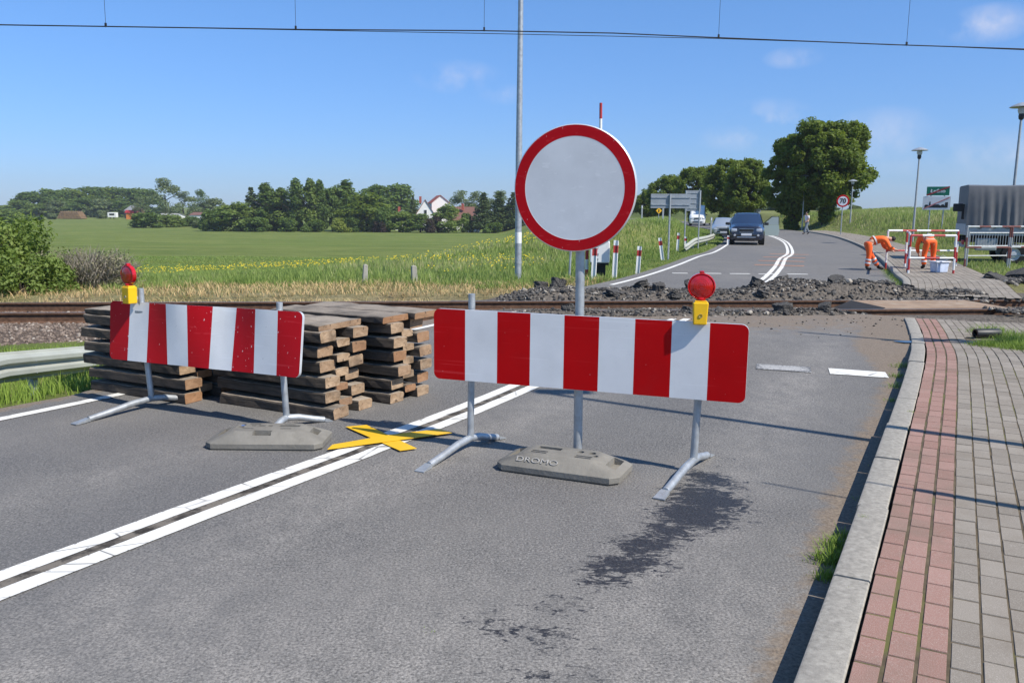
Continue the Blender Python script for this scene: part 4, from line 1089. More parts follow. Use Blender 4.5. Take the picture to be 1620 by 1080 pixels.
# buttercups
n_ = N('buttercup'); n_.col(C(.62, .47, .012)).rough(.6); M['butter'] = n_.mat
x, y, r = scatter(7000, -22, 1, 20.5, 46, 40); k = (vnoise(x * .6, y, .35, 61) + .25 * (r.uniform(size=len(x)) - .5) > .66) & (ROAD.project(x, y)[1] < -6); x, y = x[k], y[k]
z = ground_z(x, y) + r.uniform(.16, .34, len(x)); s_ = r.uniform(.009, .018, len(x)) * y / 24
V = np.stack([np.stack([x + dx * s_, y + dy * s_, z + dz * s_], -1) for dx, dy, dz in ((-1, -1, 0), (1, -1, .3), (1, 1, 1.3), (-1, 1, 1))], 1).reshape(-1, 3)
tag(np_mesh('meadow_flowers', V, np.arange(len(V)).reshape(-1, 4), M['butter']), 'yellow buttercups drifting across the meadow', None, None, 'stuff')
# tufts in the gutter, in kerb joints, and the turf right of the pavement
def tufts(name, spots, label, mat, seed, dry=.35):
    r = np.random.default_rng(seed); X = []; Y = []; Z = []; Hh = []
    for (cx, cy, rx, n, h, z) in spots:
        a = r.normal(0, 1, (n, 2)) * rx; X.append(cx + a[:, 0]); Y.append(cy + a[:, 1]); Z.append(np.full(n, z)); Hh.append(h * r.uniform(.4, 1.1, n) * np.exp(-(a ** 2).sum(1) / (rx * rx * 5)))
    X, Y, Z, Hh = map(np.concatenate, (X, Y, Z, Hh))
    return blades(name, X, Y, Z, Hh, .0055 + 0 * X, mat, label, .9, seed, np.full(len(X), dry))
def kp(y, off): L = float(np.interp(y, KERB.p[:, 1], KERB.L)); p = KERB.at(L, off); return float(p[0]), float(p[1])
sp = []
for yy_, o, rx, n, h in [(3.62, -.05, .035, 140, .10), (3.8, -.06, .05, 260, .13), (3.98, -.05, .045, 240, .12), (4.12, -.04, .035, 120, .09), (4.7, -.04, .03, 50, .05), (7.3, -.05, .05, 80, .08), (7.9, -.06, .06, 120, .1), (8.4, -.07, .06, 120, .1), (9.0, -.05, .08, 160, .1)]:
    p = kp(yy_, o); sp.append((p[0], p[1], rx, n, h, 0))
tufts('grass_tuft', sp, 'green grass growing in the gutter along the near kerb', M['grass'], 51, .3)
sp = []
for yy_, o, n, h in [(4.13, .05, 70, .045), (4.16, .11, 50, .03), (3.33, .07, 40, .03), (5.25, .09, 40, .05), (5.95, .12, 40, .06), (6.5, .14, 40, .05), (5.05, .03, 30, .03)]:
    p = kp(yy_, o); sp.append((p[0], p[1], .022, n, h, kerb_z(p[1]) - .004))
tufts('grass_tuft', sp, 'small dry weeds in the kerb and paving joints', M['grass_long'], 52, .62)
sp = []
for cx, cy, rx, n, h in [(6.05, 9.85, .14, 900, .16), (5.85, 10.2, .12, 600, .15), (6.3, 10.3, .2, 1200, .2), (6.6, 10.9, .22, 900, .2), (6.1, 9.3, .16, 500, .12), (6.0, 9.05, .1, 260, .08), (6.6, 11.5, .16, 500, .2)]:
    sp.append((cx, cy, rx, n, h, kerb_z(cy) + .0))
tufts('grass_tuft', sp, 'thick green turf spilling over the right edge of the near pavement', M['grass'], 53, .3)
sp = []
for L_ in np.arange(2.5, 9, .35):
    p = KFAR.at(L_, -.08); sp.append((float(p[0]), float(p[1]), .1, 90, .13, .0))
tufts('grass_tuft', sp, 'green grass strip in the gutter of the far kerb by the workers', M['grass'], 56, .3)
for i_, (px_, py_, a) in enumerate([(-.33, 3.12, .03), (.04, 2.55, .02)]):
    tufts('grass_tuft', [(px_, py_, a, 24, .03, .002)], ('tiny weed in the asphalt below the centre line', 'tiny weed in the asphalt at the bottom of the view')[i_], M['grass'], 54 + i_)

# ------------------------------------------------------------------ trees and shrubs
M['leaf_ch'] = foliage_mat('chestnut_leaves', (.075, .12, .014), (.20, .255, .038), .46)
M['leaf_dk'] = foliage_mat('dark_leaves', (.07, .12, .026), (.155, .225, .05), .42)
M['leaf_md'] = foliage_mat('mid_leaves', (.10, .16, .03), (.21, .27, .06), .42)
M['leaf_lt'] = foliage_mat('willow_leaves', (.11, .17, .03), (.20, .26, .06))
M['leaf_gr'] = foliage_mat('grey_leaves', (.11, .15, .06), (.20, .24, .10))
M['leaf_cf'] = foliage_mat('conifer_needles', (.035, .062, .018), (.085, .12, .032), .2)
M['leaf_ye'] = foliage_mat('yellow_leaves', (.17, .21, .03), (.27, .31, .06))
M['leaf_pu'] = foliage_mat('copper_leaves', (.03, .018, .018), (.06, .035, .03))

def leaf_mesh(name, blobs, n, size, mat, seed, shell=.55, updir=.35):
    """blobs: (x,y,z,rx,ry,rz); n leaf cards spread through each blob's outer volume"""
    r = np.random.default_rng(seed); B = np.array(blobs, float)
    wv = (B[:, 3] * B[:, 4] * B[:, 5]) ** (2 / 3); j = r.choice(len(B), n, p=wv / wv.sum()); b = B[j]
    d = r.normal(0, 1, (n, 3)); d /= np.linalg.norm(d, axis=1)[:, None]
    rad = (shell + (1 - shell) * r.uniform(0, 1, n) ** .6) * (1 + .16 * r.normal(0, 1, n) * (r.uniform(size=n) < .3))
    P = b[:, :3] + d * b[:, 3:] * rad[:, None]
    nrm = d * .7 + r.normal(0, .6, (n, 3)) + np.array([0, 0, updir]); nrm /= np.linalg.norm(nrm, axis=1)[:, None]
    a = np.cross(nrm, r.normal(0, 1, (n, 3))); a /= np.linalg.norm(a, axis=1)[:, None]; c = np.cross(nrm, a)
    s = size * r.uniform(.6, 1.35, n)[:, None]
    V = np.stack([P - a * s, P + c * s * .55 + nrm * s * .12, P + a * s, P - c * s * .55 + nrm * s * .12], 1).reshape(-1, 3)
    bt = r.uniform(0, 1, len(B))
    t = np.clip(.5 * r.uniform(0, 1, n) + .5 * bt[j], 0, 1)
    me_o = np_mesh(name, V, np.arange(n * 4).reshape(-1, 4), mat, {'tint': np.repeat(t, 4)})
    return me_o

def blob_crown(kind, seed, h, w):
    """clump centres for a crown of height h, width w standing on z=0"""
    r = random.Random(seed); B = []
    if kind == 'broad':
        for i in range(40):
            a = r.uniform(0, 6.28); q = r.random() ** .5; z = r.uniform(.06, .9); prof = math.sin(math.pi * min(1, (z + .12) / 1.12) ** .85)
            rr = w / 2 * .92 * q * max(.3, prof); s = w * r.uniform(.13, .21)
            B.append((rr * math.cos(a), rr * math.sin(a), h * z, s, s, s * r.uniform(.6, .85)))
    elif kind == 'airy':
        for i in range(34):
            a = r.uniform(0, 6.28); q = r.random() ** .5; z = r.uniform(.08, .95); prof = math.sin(math.pi * min(1, z + .06) ** .9)
            rr = w / 2 * .9 * q * max(.2, prof); s = w * r.uniform(.11, .17)
            B.append((rr * math.cos(a), rr * math.sin(a), h * z, s, s, s * .8))
    elif kind == 'poplar':
        for i in range(22):
            z = i / 21; a = r.uniform(0, 6.28); prof = (math.sin(math.pi * (z * .9 + .08)) ** .7) * .5
            rr = w * .34 * r.random() * prof * 2; s = w * (.16 + .26 * prof) * r.uniform(.8, 1.2)
            B.append((rr * math.cos(a), rr * math.sin(a), h * (.03 + .92 * z), s, s, s * 1.2))
    elif kind == 'conifer':
        for i in range(30):
            z = (i + .5) / 30; a = i * 2.4 + r.uniform(-.4, .4); rr = w / 2 * (1 - z) * .75 * r.uniform(.7, 1.1); s = w * (.07 + .19 * (1 - z))
            B.append((rr * math.cos(a), rr * math.sin(a), h * (.06 + .92 * z), s, s, s * .75))
    else:   # bush
        for i in range(20):
            a = r.uniform(0, 6.28); q = r.random() ** .5; z = r.uniform(.15, .8); rr = w / 2 * .8 * q * (1.1 - z * .6); s = w * r.uniform(.12, .2)
            B.append((rr * math.cos(a), rr * math.sin(a), h * z, s, s, min(s, h * .3)))
    return B
def trunk_mesh(h, r0, seed, limbs=5, spread=.3, top=.7):
    r = random.Random(seed); m = MB()
    m.tube([(0, 0, -.4), (0, 0, 0), (r.uniform(-.02, .02) * h, r.uniform(-.02, .02) * h, h * top * .5), (r.uniform(-.04, .04) * h, r.uniform(-.04, .04) * h, h * top)], [r0 * 1.3, r0, r0 * .7, r0 * .25], 8)
    for i in range(limbs):
        a = r.uniform(0, 6.28); z = h * r.uniform(.25, .5); l = spread * h * r.uniform(.6, 1.1)
        m.tube([(0, 0, z), (l * .5 * math.cos(a), l * .5 * math.sin(a), z + l * .35), (l * math.cos(a), l * math.sin(a), z + l * .8)], [r0 * .45, r0 * .3, r0 * .1], 6)
    return m

variants = {}
def far_tree(px, Y, top, wpx, kind, mat, label, name=None, group=None, cards=3400, base=None):
    """a tree of real size at distance Y; px/top/wpx were measured from the photograph when the scene was surveyed"""
    # pixel -> metres at the tree's own distance
    dz = HOR + (px - 810) * math.tan(ROLL)
    x = (px - 810) / FPX * Y; zb = gz(x, Y) if base is None else base
    ztop = EYE + (dz - top) / FPX * Y * 1.0
    h = max(1.2, ztop - zb); w = wpx / FPX * Y * (1.3 if kind != 'bush' else 1.15)
    vk = (kind, mat, random.randrange(3 if kind in ('broad', 'bush') else 2))
    if vk not in variants:
        sd = len(variants) + 70
        big = {'broad': (10, 8), 'airy': (12, 9), 'poplar': (14, 5), 'conifer': (12, 6), 'bush': (4, 6)}[kind]
        cr = leaf_mesh('crown', blob_crown(kind, sd, *big), cards, {'bush': .26, 'airy': .24, 'conifer': .3}.get(kind, .36), M[mat], sd)
        tr = trunk_mesh(big[0], .02 * big[0] + .04, sd, top=.9 if kind in ('poplar', 'conifer') else .6).build('trunk', M['trunk'], smooth=60)
        variants[vk] = (cr, tr, big, False)
    cr, tr, big, used = variants[vk]
    t = thing(name or {'bush': 'bush', 'conifer': 'conifer', 'poplar': 'poplar_tree'}.get(kind, 'broadleaf_tree'), label, 'bush' if kind == 'bush' else 'tree', (x, Y, zb - .05), random.uniform(0, 6.28), group)
    t.scale = (w / big[1], w / big[1], h / big[0] * (1.0 if kind != 'bush' else 1.05))
    if used: cr = cr.copy(); COL.objects.link(cr); tr = tr.copy(); COL.objects.link(tr)
    else: variants[vk] = (cr, tr, big, True)
    cr.parent = t; tr.parent = t
    return t
G1 = 'trees and shrubs along the far edge of the meadow'
G2 = 'trees of the wooded rise on the far left'
L = far_tree
random.seed(21)
# belt across the middle
for a in [(346, 258, 333, 46, 'bush', 'leaf_dk', 'dark low shrub at the left end of the middle tree belt'), (376, 262, 318, 62, 'broad', 'leaf_md', 'wide rounded mid green tree, left end of the belt'),
 (402, 268, 296, 36, 'conifer', 'leaf_cf', 'dark pointed tree near the left end of the belt'), (425, 268, 291, 34, 'poplar', 'leaf_dk', 'narrow dark tree left of the birch group'), (447, 268, 298, 34, 'poplar', 'leaf_md', 'narrow pale tree left of the birch group'),
 (471, 265, 285, 28, 'poplar', 'leaf_dk', 'tallest slender birch like tree of the belt'), (494, 265, 284, 27, 'poplar', 'leaf_md', 'slender birch like tree, second of the tall trio'), (509, 266, 287, 22, 'poplar', 'leaf_dk', 'thinnest slender birch like tree of the tall trio'),
 (527, 270, 297, 36, 'broad', 'leaf_dk', 'dark tree right of the tall slender trio'), (550, 272, 287, 38, 'poplar', 'leaf_dk', 'broad columnar dark tree behind the round olive tree'), (582, 262, 305, 66, 'broad', 'leaf_ch', 'big round olive green tree in the middle of the belt'),
 (558, 256, 344, 34, 'bush', 'leaf_dk', 'dark shrub left under the round olive tree'), (536, 250, 346, 34, 'bush', 'leaf_ye', 'yellow green willow shrub at the meadow edge'), (607, 256, 332, 40, 'bush', 'leaf_dk', 'dark green shrub right under the round olive tree'),
 (632, 258, 328, 44, 'broad', 'leaf_md', 'bushy tree before the small white house'), (594, 330, 291, 56, 'broad', 'leaf_dk', 'distant tree behind the round olive tree'), (632, 335, 291, 60, 'broad', 'leaf_dk', 'distant domed tree on the rise left of the houses'),
 (603, 254, 347, 24, 'bush', 'leaf_pu', 'dark copper leaved shrub in the belt'), (654, 290, 308, 18, 'conifer', 'leaf_cf', 'small dark fir left of the white gabled house'), (665, 258, 337, 40, 'broad', 'leaf_dk', 'dark round tree under the white gabled house'),
 (708, 258, 321, 42, 'broad', 'leaf_md', 'bright green tree right of the white gabled house'), (687, 255, 342, 30, 'bush', 'leaf_pu', 'copper shrub under the white gabled house'), (727, 330, 300, 40, 'airy', 'leaf_gr', 'distant grey green tree behind the brown roof'),
 (752, 335, 303, 44, 'airy', 'leaf_gr', 'distant pale tree right of the brown roof'), (790, 340, 302, 44, 'airy', 'leaf_gr', 'distant pale tree behind the fir row'), (765, 262, 304, 40, 'conifer', 'leaf_cf', 'tall fir left of the pole, first of the row'),
 (789, 262, 303, 36, 'conifer', 'leaf_cf', 'tall fir left of the pole, second of the row'), (811, 262, 304, 38, 'conifer', 'leaf_cf', 'tall fir right beside the pole'), (840, 264, 306, 40, 'conifer', 'leaf_cf', 'fir just right of the pole behind the round sign'),
 (868, 268, 312, 44, 'broad', 'leaf_dk', 'tree behind the left half of the round sign'), (905, 275, 318, 50, 'broad', 'leaf_md', 'tree behind the middle of the round sign'), (780, 256, 352, 40, 'bush', 'leaf_dk', 'low dark shrub at the foot of the firs'), (738, 262, 338, 24, 'bush', 'leaf_dk', 'dark shrub below the brown roof'),
 (455, 258, 345, 40, 'bush', 'leaf_dk', 'dark undergrowth shrub below the slender birch like trees'), (410, 258, 345, 50, 'bush', 'leaf_dk', 'dark undergrowth shrub at the left end of the belt'), (500, 258, 348, 46, 'bush', 'leaf_dk', 'dark undergrowth shrub below the tall trio')]:
    L(*a[:6], a[6], group=G1)
# left wood
for i_, (px_, Y_, tp, w_, kd, mt) in enumerate([(18, 520, 324, 40, 'broad', 'leaf_gr'), (40, 470, 316, 40, 'broad', 'leaf_md'), (58, 490, 303, 48, 'broad', 'leaf_dk'), (82, 490, 299, 46, 'broad', 'leaf_dk'), (104, 500, 302, 44, 'broad', 'leaf_dk'), (122, 510, 299, 50, 'broad', 'leaf_ch'), (150, 530, 294, 52, 'broad', 'leaf_dk'),
  (176, 540, 296, 50, 'broad', 'leaf_ch'), (200, 540, 298, 50, 'broad', 'leaf_dk'), (222, 530, 298, 44, 'broad', 'leaf_dk'), (240, 520, 300, 40, 'broad', 'leaf_dk'), (95, 480, 316, 34, 'broad', 'leaf_gr'), (140, 480, 313, 40, 'broad', 'leaf_dk'), (168, 475, 314, 40, 'broad', 'leaf_gr'), (195, 480, 318, 34, 'broad', 'leaf_dk'), (70, 478, 322, 36, 'broad', 'leaf_dk'), (120, 478, 325, 34, 'broad', 'leaf_md')]):
    L(px_, Y_, tp, w_, kd, mt, 'leafy tree in the dense wood on the distant rise', group=G2)
for a in [(268, 420, 281, 50, 'airy', 'leaf_gr', 'tall airy grey green tree standing over the sheds'), (296, 430, 302, 40, 'airy', 'leaf_gr', 'lower airy tree just right of the tallest airy one'), (322, 440, 301, 34, 'airy', 'leaf_dk', 'dark airy tree, second right of the tallest airy one'), (343, 440, 313, 38, 'broad', 'leaf_gr', 'grey green tree at the right end of the sheds'),
 (235, 290, 337, 58, 'bush', 'leaf_dk', 'big dark rounded shrub alone in the meadow'), (272, 300, 340, 44, 'bush', 'leaf_md', 'brighter shrub right of the big rounded shrub'), (305, 310, 343, 40, 'bush', 'leaf_dk', 'shrub before the low roofs'), (318, 290, 348, 26, 'bush', 'leaf_gr', 'small greyish shrub before the belt'), (228, 430, 312, 24, 'airy', 'leaf_gr', 'slim grey tree beside the dark gable'),
 (168, 440, 333, 20, 'bush', 'leaf_gr', 'brownish shrub between the log pile and the trailer'), (88, 420, 337, 18, 'bush', 'leaf_gr', 'silvery shrub left of the log pile'), (25, 330, 336, 60, 'bush', 'leaf_md', 'shrub row at the far left edge of the meadow'), (60, 400, 342, 30, 'bush', 'leaf_dk', 'low dark shrub left of the log pile'), (5, 420, 325, 40, 'broad', 'leaf_md', 'tree at the left edge of the view')]:
    L(*a[:6], a[6], group=G1)
# low growth on the right horizon
for i_, (px_, Y_, tp, w_) in enumerate([(1345, 150, 330, 22), (1376, 260, 331, 20), (1400, 280, 333, 26), (1425, 300, 332, 24), (1300, 190, 330, 40), (1220, 190, 318, 30), (1248, 210, 322, 28), (1160, 230, 326, 40), (1120, 240, 330, 40), (1008, 260, 322, 26), (990, 270, 318, 30), (1275, 200, 326, 30), (1195, 220, 322, 34)]):
    L(px_, Y_, tp, w_, 'bush' if Y_ < 200 else 'broad', 'leaf_gr', 'small hazy tree low on the horizon beyond the road', group='small trees on the horizon beyond the road')

# chestnuts along the road
def chestnut(x, y, zb, h, w, seed, label, n, trunk_skirt=True, lf=.26, squash=1.0, lean=0):
    t = thing('chestnut_tree', label, 'tree', (x, y, zb - .1), 0, 'chestnut trees along the road')
    r = random.Random(seed); B = []
    for i in range(230):
        a = r.uniform(0, 6.28); q = r.random() ** .42; z = r.uniform(.2, .95)
        prof = min(1, (z - .14) / .2) ** .6 * (1 - max(0, (z - .62) / .42) ** 2.2); rr = w / 2 * .93 * q * prof; s = w * r.choice((.045, .055, .07, .085, .12)) * r.uniform(.85, 1.15)
        B.append((rr * math.cos(a) + lean * z, rr * math.sin(a) * squash, h * z, s, s, s * r.uniform(.7, 1.0)))
    crown = leaf_mesh('crown', B, int(n * 3.2), lf * .64, M['leaf_ch'], seed, .15, .45); crown.parent = t
    tr = trunk_mesh(h, .45, seed, 9, .28, .75).build('trunk', M['trunk'], t, 60)
    if trunk_skirt:
        B = [(r.uniform(-.3, .3), r.uniform(-.3, .3), .3 + .32 * k, .75 - .02 * k, .75, .5) for k in range(9)]
        sk = leaf_mesh('trunk_shoots', B, 2600, .17, M['leaf_ch'], seed + 1, .5); sk.parent = t
    return t
def at(px, Y): return (px - 810) / FPX * Y
chestnut(at(1249, 86), 86, gz(at(1249, 86), 86), 9.6, 6.0, 5, 'chestnut tree joined to the tallest one on its left side', 13000)
chestnut(at(1300, 84), 84, gz(at(1300, 84), 84), 10.3, 8.5, 8, 'tallest and broadest chestnut tree, right end of the row', 21000, lf=.27)
chestnut(at(1174, 104), 104, 0.4, 7.8, 5.4, 12, 'third chestnut from the right, above the waiting cars', 10000)
chestnut(at(1140, 112), 112, 0.4, 8.4, 5.6, 14, 'fourth chestnut from the right, dark crown', 9000)
chestnut(at(1092, 128), 128, 0.3, 8.2, 6.6, 17, 'fifth chestnut from the right, behind the grey panels', 7000)
chestnut(at(1050, 140), 140, 0.2, 7.6, 6.6, 19, 'sixth chestnut from the right, yellowish crown', 7000)
chestnut(at(1024, 150), 150, 0.0, 5.6, 5.4, 23, 'lowest chestnut at the left end of the row', 5000)

# the shrubs beyond the left rails
def shrub(x, y, w, h, seed, label, mat, n, lf, dep=1.0):
    t = thing('shrub', label, 'shrub', (x, y, gz(x, y) - .1), 0)
    r = random.Random(seed); B = []
    for i in range(60):
        a = r.uniform(0, 6.28); q = r.random() ** .5; z = r.uniform(.06, .86); rr = w / 2 * q * math.sqrt(max(.05, 1 - z * z * .9)); s = w * r.uniform(.05, .10)
        B.append((rr * math.cos(a), rr * math.sin(a) * dep, h * z, s, s, s))
    c = leaf_mesh('leaves', B, n, lf, M[mat], seed, .3, .5); c.parent = t
    m = MB()
    for i in range(16):
        a = r.uniform(0, 6.28); l = w * .35 * r.random(); m.tube([(0, 0, 0), (l * .5 * math.cos(a), l * .5 * math.sin(a), h * .4), (l * math.cos(a), l * math.sin(a), h * .8)], [.025, .016, .005], 5)
    m.build('branches', M['trunk'], t); return t
shrub(-12.0, 18.6, 4.4, 1.72, 3, 'tall bright green willow shrub at the left edge of the view', 'leaf_lt', 17000, .05)
shrub(-10.3, 17.6, 2.3, .85, 6, 'lower bright green shrub before the dry grey shrub', 'leaf_lt', 6500, .04)
shrub(-14.0, 22.5, 3.5, 1.5, 9, 'green shrub further back behind the dry one', 'leaf_md', 6000, .05)
t = thing('dry_shrub', 'dry greyish shrub with bare upright twigs behind the left rails', 'shrub', (-9.55, 18.9, gz(-9.55, 18.9) - .05))
r = random.Random(4); m = MB()
for i in range(420):
    a = r.uniform(0, 6.28); q = r.random() ** .6; bx, by = .5 * q * math.cos(a), .4 * q * math.sin(a); hh = r.uniform(.5, 1.12) * (1 - .35 * q); ox, oy = bx * 1.5 + r.uniform(-.15, .15), by * 1.5 + r.uniform(-.15, .15)
    m.tube([(bx, by, 0), ((bx + ox) / 2 + r.uniform(-.05, .05), (by + oy) / 2, hh * .55), (bx + ox, by + oy, hh)], [.010, .008, .003], 4, cap=False)
    for j in range(2):
        k = r.uniform(.4, .9); sx, sy, sz_ = bx + ox * k, by + oy * k, hh * k; m.tube([(sx, sy, sz_), (sx + r.uniform(-.15, .15), sy + r.uniform(-.15, .15), sz_ + r.uniform(.1, .3))], [.006, .002], 3, cap=False)
n_ = N('dry_twig'); n_.col(n_.mix(n_.rng(n_.noise(3), .35, .65), C(.17, .15, .12), C(.34, .30, .24))).rough(.9).spec(.1); M['twig'] = n_.mat
m.build('twigs', M['twig'], t, fix=False)
B = [(r.uniform(-1, 1), r.uniform(-.6, .6), r.uniform(.1, .7), .3, .3, .3) for _ in range(40)]
M['leaf_dry'] = foliage_mat('dry_leaves', (.13, .13, .06), (.26, .23, .15), .2)
c = leaf_mesh('leaves', B, 5200, .028, M['leaf_dry'], 88, .1); c.parent = t
# ------------------------------------------------------------------ line-side and roadside furniture
def pole_thing(x, y, label):
    t = thing('lighting_mast', label, 'mast', (x, y, gz(x, y)))
    m = MB(); m.tube([(0, 0, -.2), (0, 0, 3), (.02, 0, 7), (.05, 0, 10)], [.085, .08, .06, .045], 14); m.build('pole', M['galv'], t, 50)
    m = MB(); m.cyl((0, 0, .93), (0, 0, 1.20), .084, 14); m.build('number_plate', M['white_paint'], t, 50)
    m = MB(); m.cyl((0, 0, .42), (0, 0, .47), .090, 14); m.build('band', M['galv_dull'], t, 50)
    m = MB(); m.tube([(.05, 0, 10), (.3, 0, 10.3), (1.1, 0, 10.4)], [.035, .03, .025], 8); m.box((1.35, 0, 10.38), (.6, .2, .12), bev=.03); m.build('lantern', M['galv_dull'], t, 50)
pole_thing(.14, 20.9, 'tall bare grey pole beyond the rails, left of the round sign')

def post_stone(x, y, h, w, lean, label):
    m = MB(); m.prism([(-w / 2, -.1), (w / 2, -.1), (w / 2 - .015, h - .03), (w / 4, h), (-w / 4, h), (-w / 2 + .015, h - .03)], -w / 2, w / 2, 'y')
    o = m.build('marker_post', M['conc_post']); o.location = (x, y, gz(x, y)); o.rotation_euler = (0, lean, .3); b = o.modifiers.new('b', 'BEVEL'); b.width = .012
    tag(o, label, 'marker post', 'concrete marker posts in the meadow edge')
post_stone(-3.5, 19.9, .46, .13, .06, 'yellowish concrete marker post in the grass, left one')
post_stone(-2.38, 20.4, .40, .15, -.03, 'grey concrete marker post in the grass, right one')

def delineator(x, y, h, lx, ly, label):
    t = thing('delineator_post', label, 'delineator', (x, y, gz(x, y)), ROAD.ang(ROAD.L_at_y(y)) - math.pi / 2, 'white and red roadside posts')
    pr = [(-.055, -.055), (.0, -.035), (.055, -.055), (.045, .05), (-.045, .05)]
    def seg(z0, z1, cutz=0):
        m = MB(); n = 5
        vs = [(p[0], p[1], z0) for p in pr] + [(p[0], p[1], z1 + (cutz * (p[1] + .055))) for p in pr]
        m.add(vs, [tuple(range(n - 1, -1, -1)), tuple(range(n, 2 * n))] + [(i, (i + 1) % n, n + (i + 1) % n, n + i) for i in range(n)]); return m
    seg(-.1, h * .66).build('body', M['white_paint'], t); seg(h * .66, h * .86).build('red_band', M['red_paint'], t); seg(h * .86, h, -.25).build('cap', M['white_paint'], t)
    t.rotation_euler.x = lx; t.rotation_euler.y = ly
for a in [(2.02, 20.9, .92, 0, .03, 'white post with red band, half hidden behind the round sign post'), (2.60, 21.4, .95, 0, .03, 'white post with red band, right of the barrier machine'), (3.44, 23.1, .80, 0, .05, 'white post with red band, beside the start of the white edge line'),
          (5.33, 29.9, .80, 0, -.16, 'leaning white post with red band next to the grey panel post'), (7.2, 36.9, .82, 0, .04, 'white post with red band, left of the far guard rail end'), (8.05, 39.2, .6, 0, -.06, 'short white post with red band half sunk in grass at the far guard rail'),
          (11.1, 43.6, .55, 0, .02, 'small white post at the verge beside the dark blue car')]: delineator(*a)
guardrail('guard_rail', 'far guard rail end emerging from the bank grass', [(7.35, 36.2), (8.4, 39.2), (9.9, 43.2), (11.2, 47.2)], lambda y: gz(7.2 + (y - 36.2) * .35, y) + .02 + .20 * float(sm(y, 36, 40)), [(8.6, 40.0), (10.2, 44.2)], M['rail_paint'])

def bar_pole(m, x, y, z0, z1, r, n, first=1, lean=0, taper=1):
    for i in range(n):
        a, b = z0 + (z1 - z0) * i / n, z0 + (z1 - z0) * (i + 1) / n
        m.tube([(x + lean * (a - z0), y, a), (x + lean * (b - z0), y, b)], [r * (1 - (1 - taper) * i / n), r * (1 - (1 - taper) * (i + 1) / n)], 10, (i + first) % 2)
def crossing_barrier(x, y, rz, label, arm, lean):
    z = gz(x, y); t = thing('crossing_barrier', label, 'level crossing barrier', (x, y, z), rz)
    m = MB(); m.prism([(-.25, .40), (.25, .40), (.25, .92), (.18, 1.04), (-.18, 1.04), (-.25, .92)], -.2, .2, 'y'); b = m.build('machine_box', M['white_paint'], t); bv = b.modifiers.new('b', 'BEVEL'); bv.width = .025; bv.segments = 2
    m = MB(); m.box((0, 0, .12), (.30, .26, .56)); m.box((0, 0, .37), (.46, .36, .05)); m.build('pedestal', M['dark'], t)
    m = MB(); m.box((-.06, -.205, .80), (.05, .02, .10), bev=.005); m.box((-.05, -.205, .62), (.05, .02, .05)); m.box((-.05, -.205, .50), (.04, .02, .05)); m.build('latch', M['galv_dull'], t)
    m = MB(); bar_pole(m, -.02, .27, .9, arm, .05, 9, 1, lean, .75); m.build('barrier_arm', [M['white_paint'], M['red_paint']], t, 40)
    m = MB(); bar_pole(m, -.33, .05, -.05, 1.0, .045, 4, 1); m.build('counterweight_arm', [M['white_paint'], M['red_paint']], t, 40)
    return t
crossing_barrier(2.25, 21.75, -.12, 'white crossing barrier machine with its striped arm raised behind the round sign', 4.42, -.012)
crossing_barrier(8.55, 8.9, math.pi, 'near crossing barrier with its striped arm raised, standing right of the pavement', 6.2, 0)
t = thing('cable_post', 'thin pale post left of the round sign post', 'post', (1.46, 21.6, gz(1.46, 21.6))); m = MB(); m.tube([(0, 0, -.1), (.03, 0, .8), (.05, 0, 1.2)], .03, 8); m.build('shaft', M['galv'], t, 40); m = MB(); m.lathe([(.034, 1.18), (.034, 1.215), (0, 1.225)], 8, 0, Matrix.Translation((.05, 0, 0))); m.build('cap', M['galv_dull'], t)
# masts right of the frame whose shadows cross the pavement
t = thing('lighting_mast', 'steel lighting mast standing right of the near pavement', 'mast', (4.9, 4.5, 0)); m = MB(); m.tube([(0, 0, 0), (0, 0, 2), (0, 0, 6.5)], [.055, .05, .035], 12); m.build('pole', M['galv'], t, 50)
m = MB(); m.tube([(0, 0, 6.5), (.3, -.1, 6.8)], .03, 8); m.box((.5, -.17, 6.82), (.5, .18, .1), M=None, bev=.03); m.build('lantern', M['galv_dull'], t)
t = thing('sign_post', 'steel post with a thin rod on top beside the near pavement', 'post', (3.9, 3.45, 0)); m = MB(); m.tube([(0, 0, 0), (0, 0, 2.35)], .035, 12); m.build('shaft', M['galv'], t, 50); m = MB(); m.tube([(0, 0, 2.35), (.01, 0, 3.25)], .009, 8); m.build('rod', M['galv_dull'], t, 50)
t = thing('signal_mast', 'railway crossing signal mast right of the near pavement', 'signal', (8.3, 9.05, 0)); m = MB(); m.tube([(0, 0, 0), (0, 0, 4.0)], .05, 12); m.build('shaft', M['galv'], t, 50)
m = MB(); m.lathe([(0, -.02), (.3, -.02), (.3, .02), (0, .02)], 28, 0, Matrix.Translation((0, -.08, 3.2)) @ Matrix.Rotation(math.pi / 2, 4, 'X')); m.build('lamp_disc', M['black'], t)
for a in (.5, -.5):
    m = MB(); m.box((0, -.07, 0), (1.1, .02, .14), M=Matrix.Translation((0, -.0 + a * .05, 3.8)) @ Matrix.Rotation(a, 4, 'Y')); m.build('cross_arm', M['white_paint'], t)

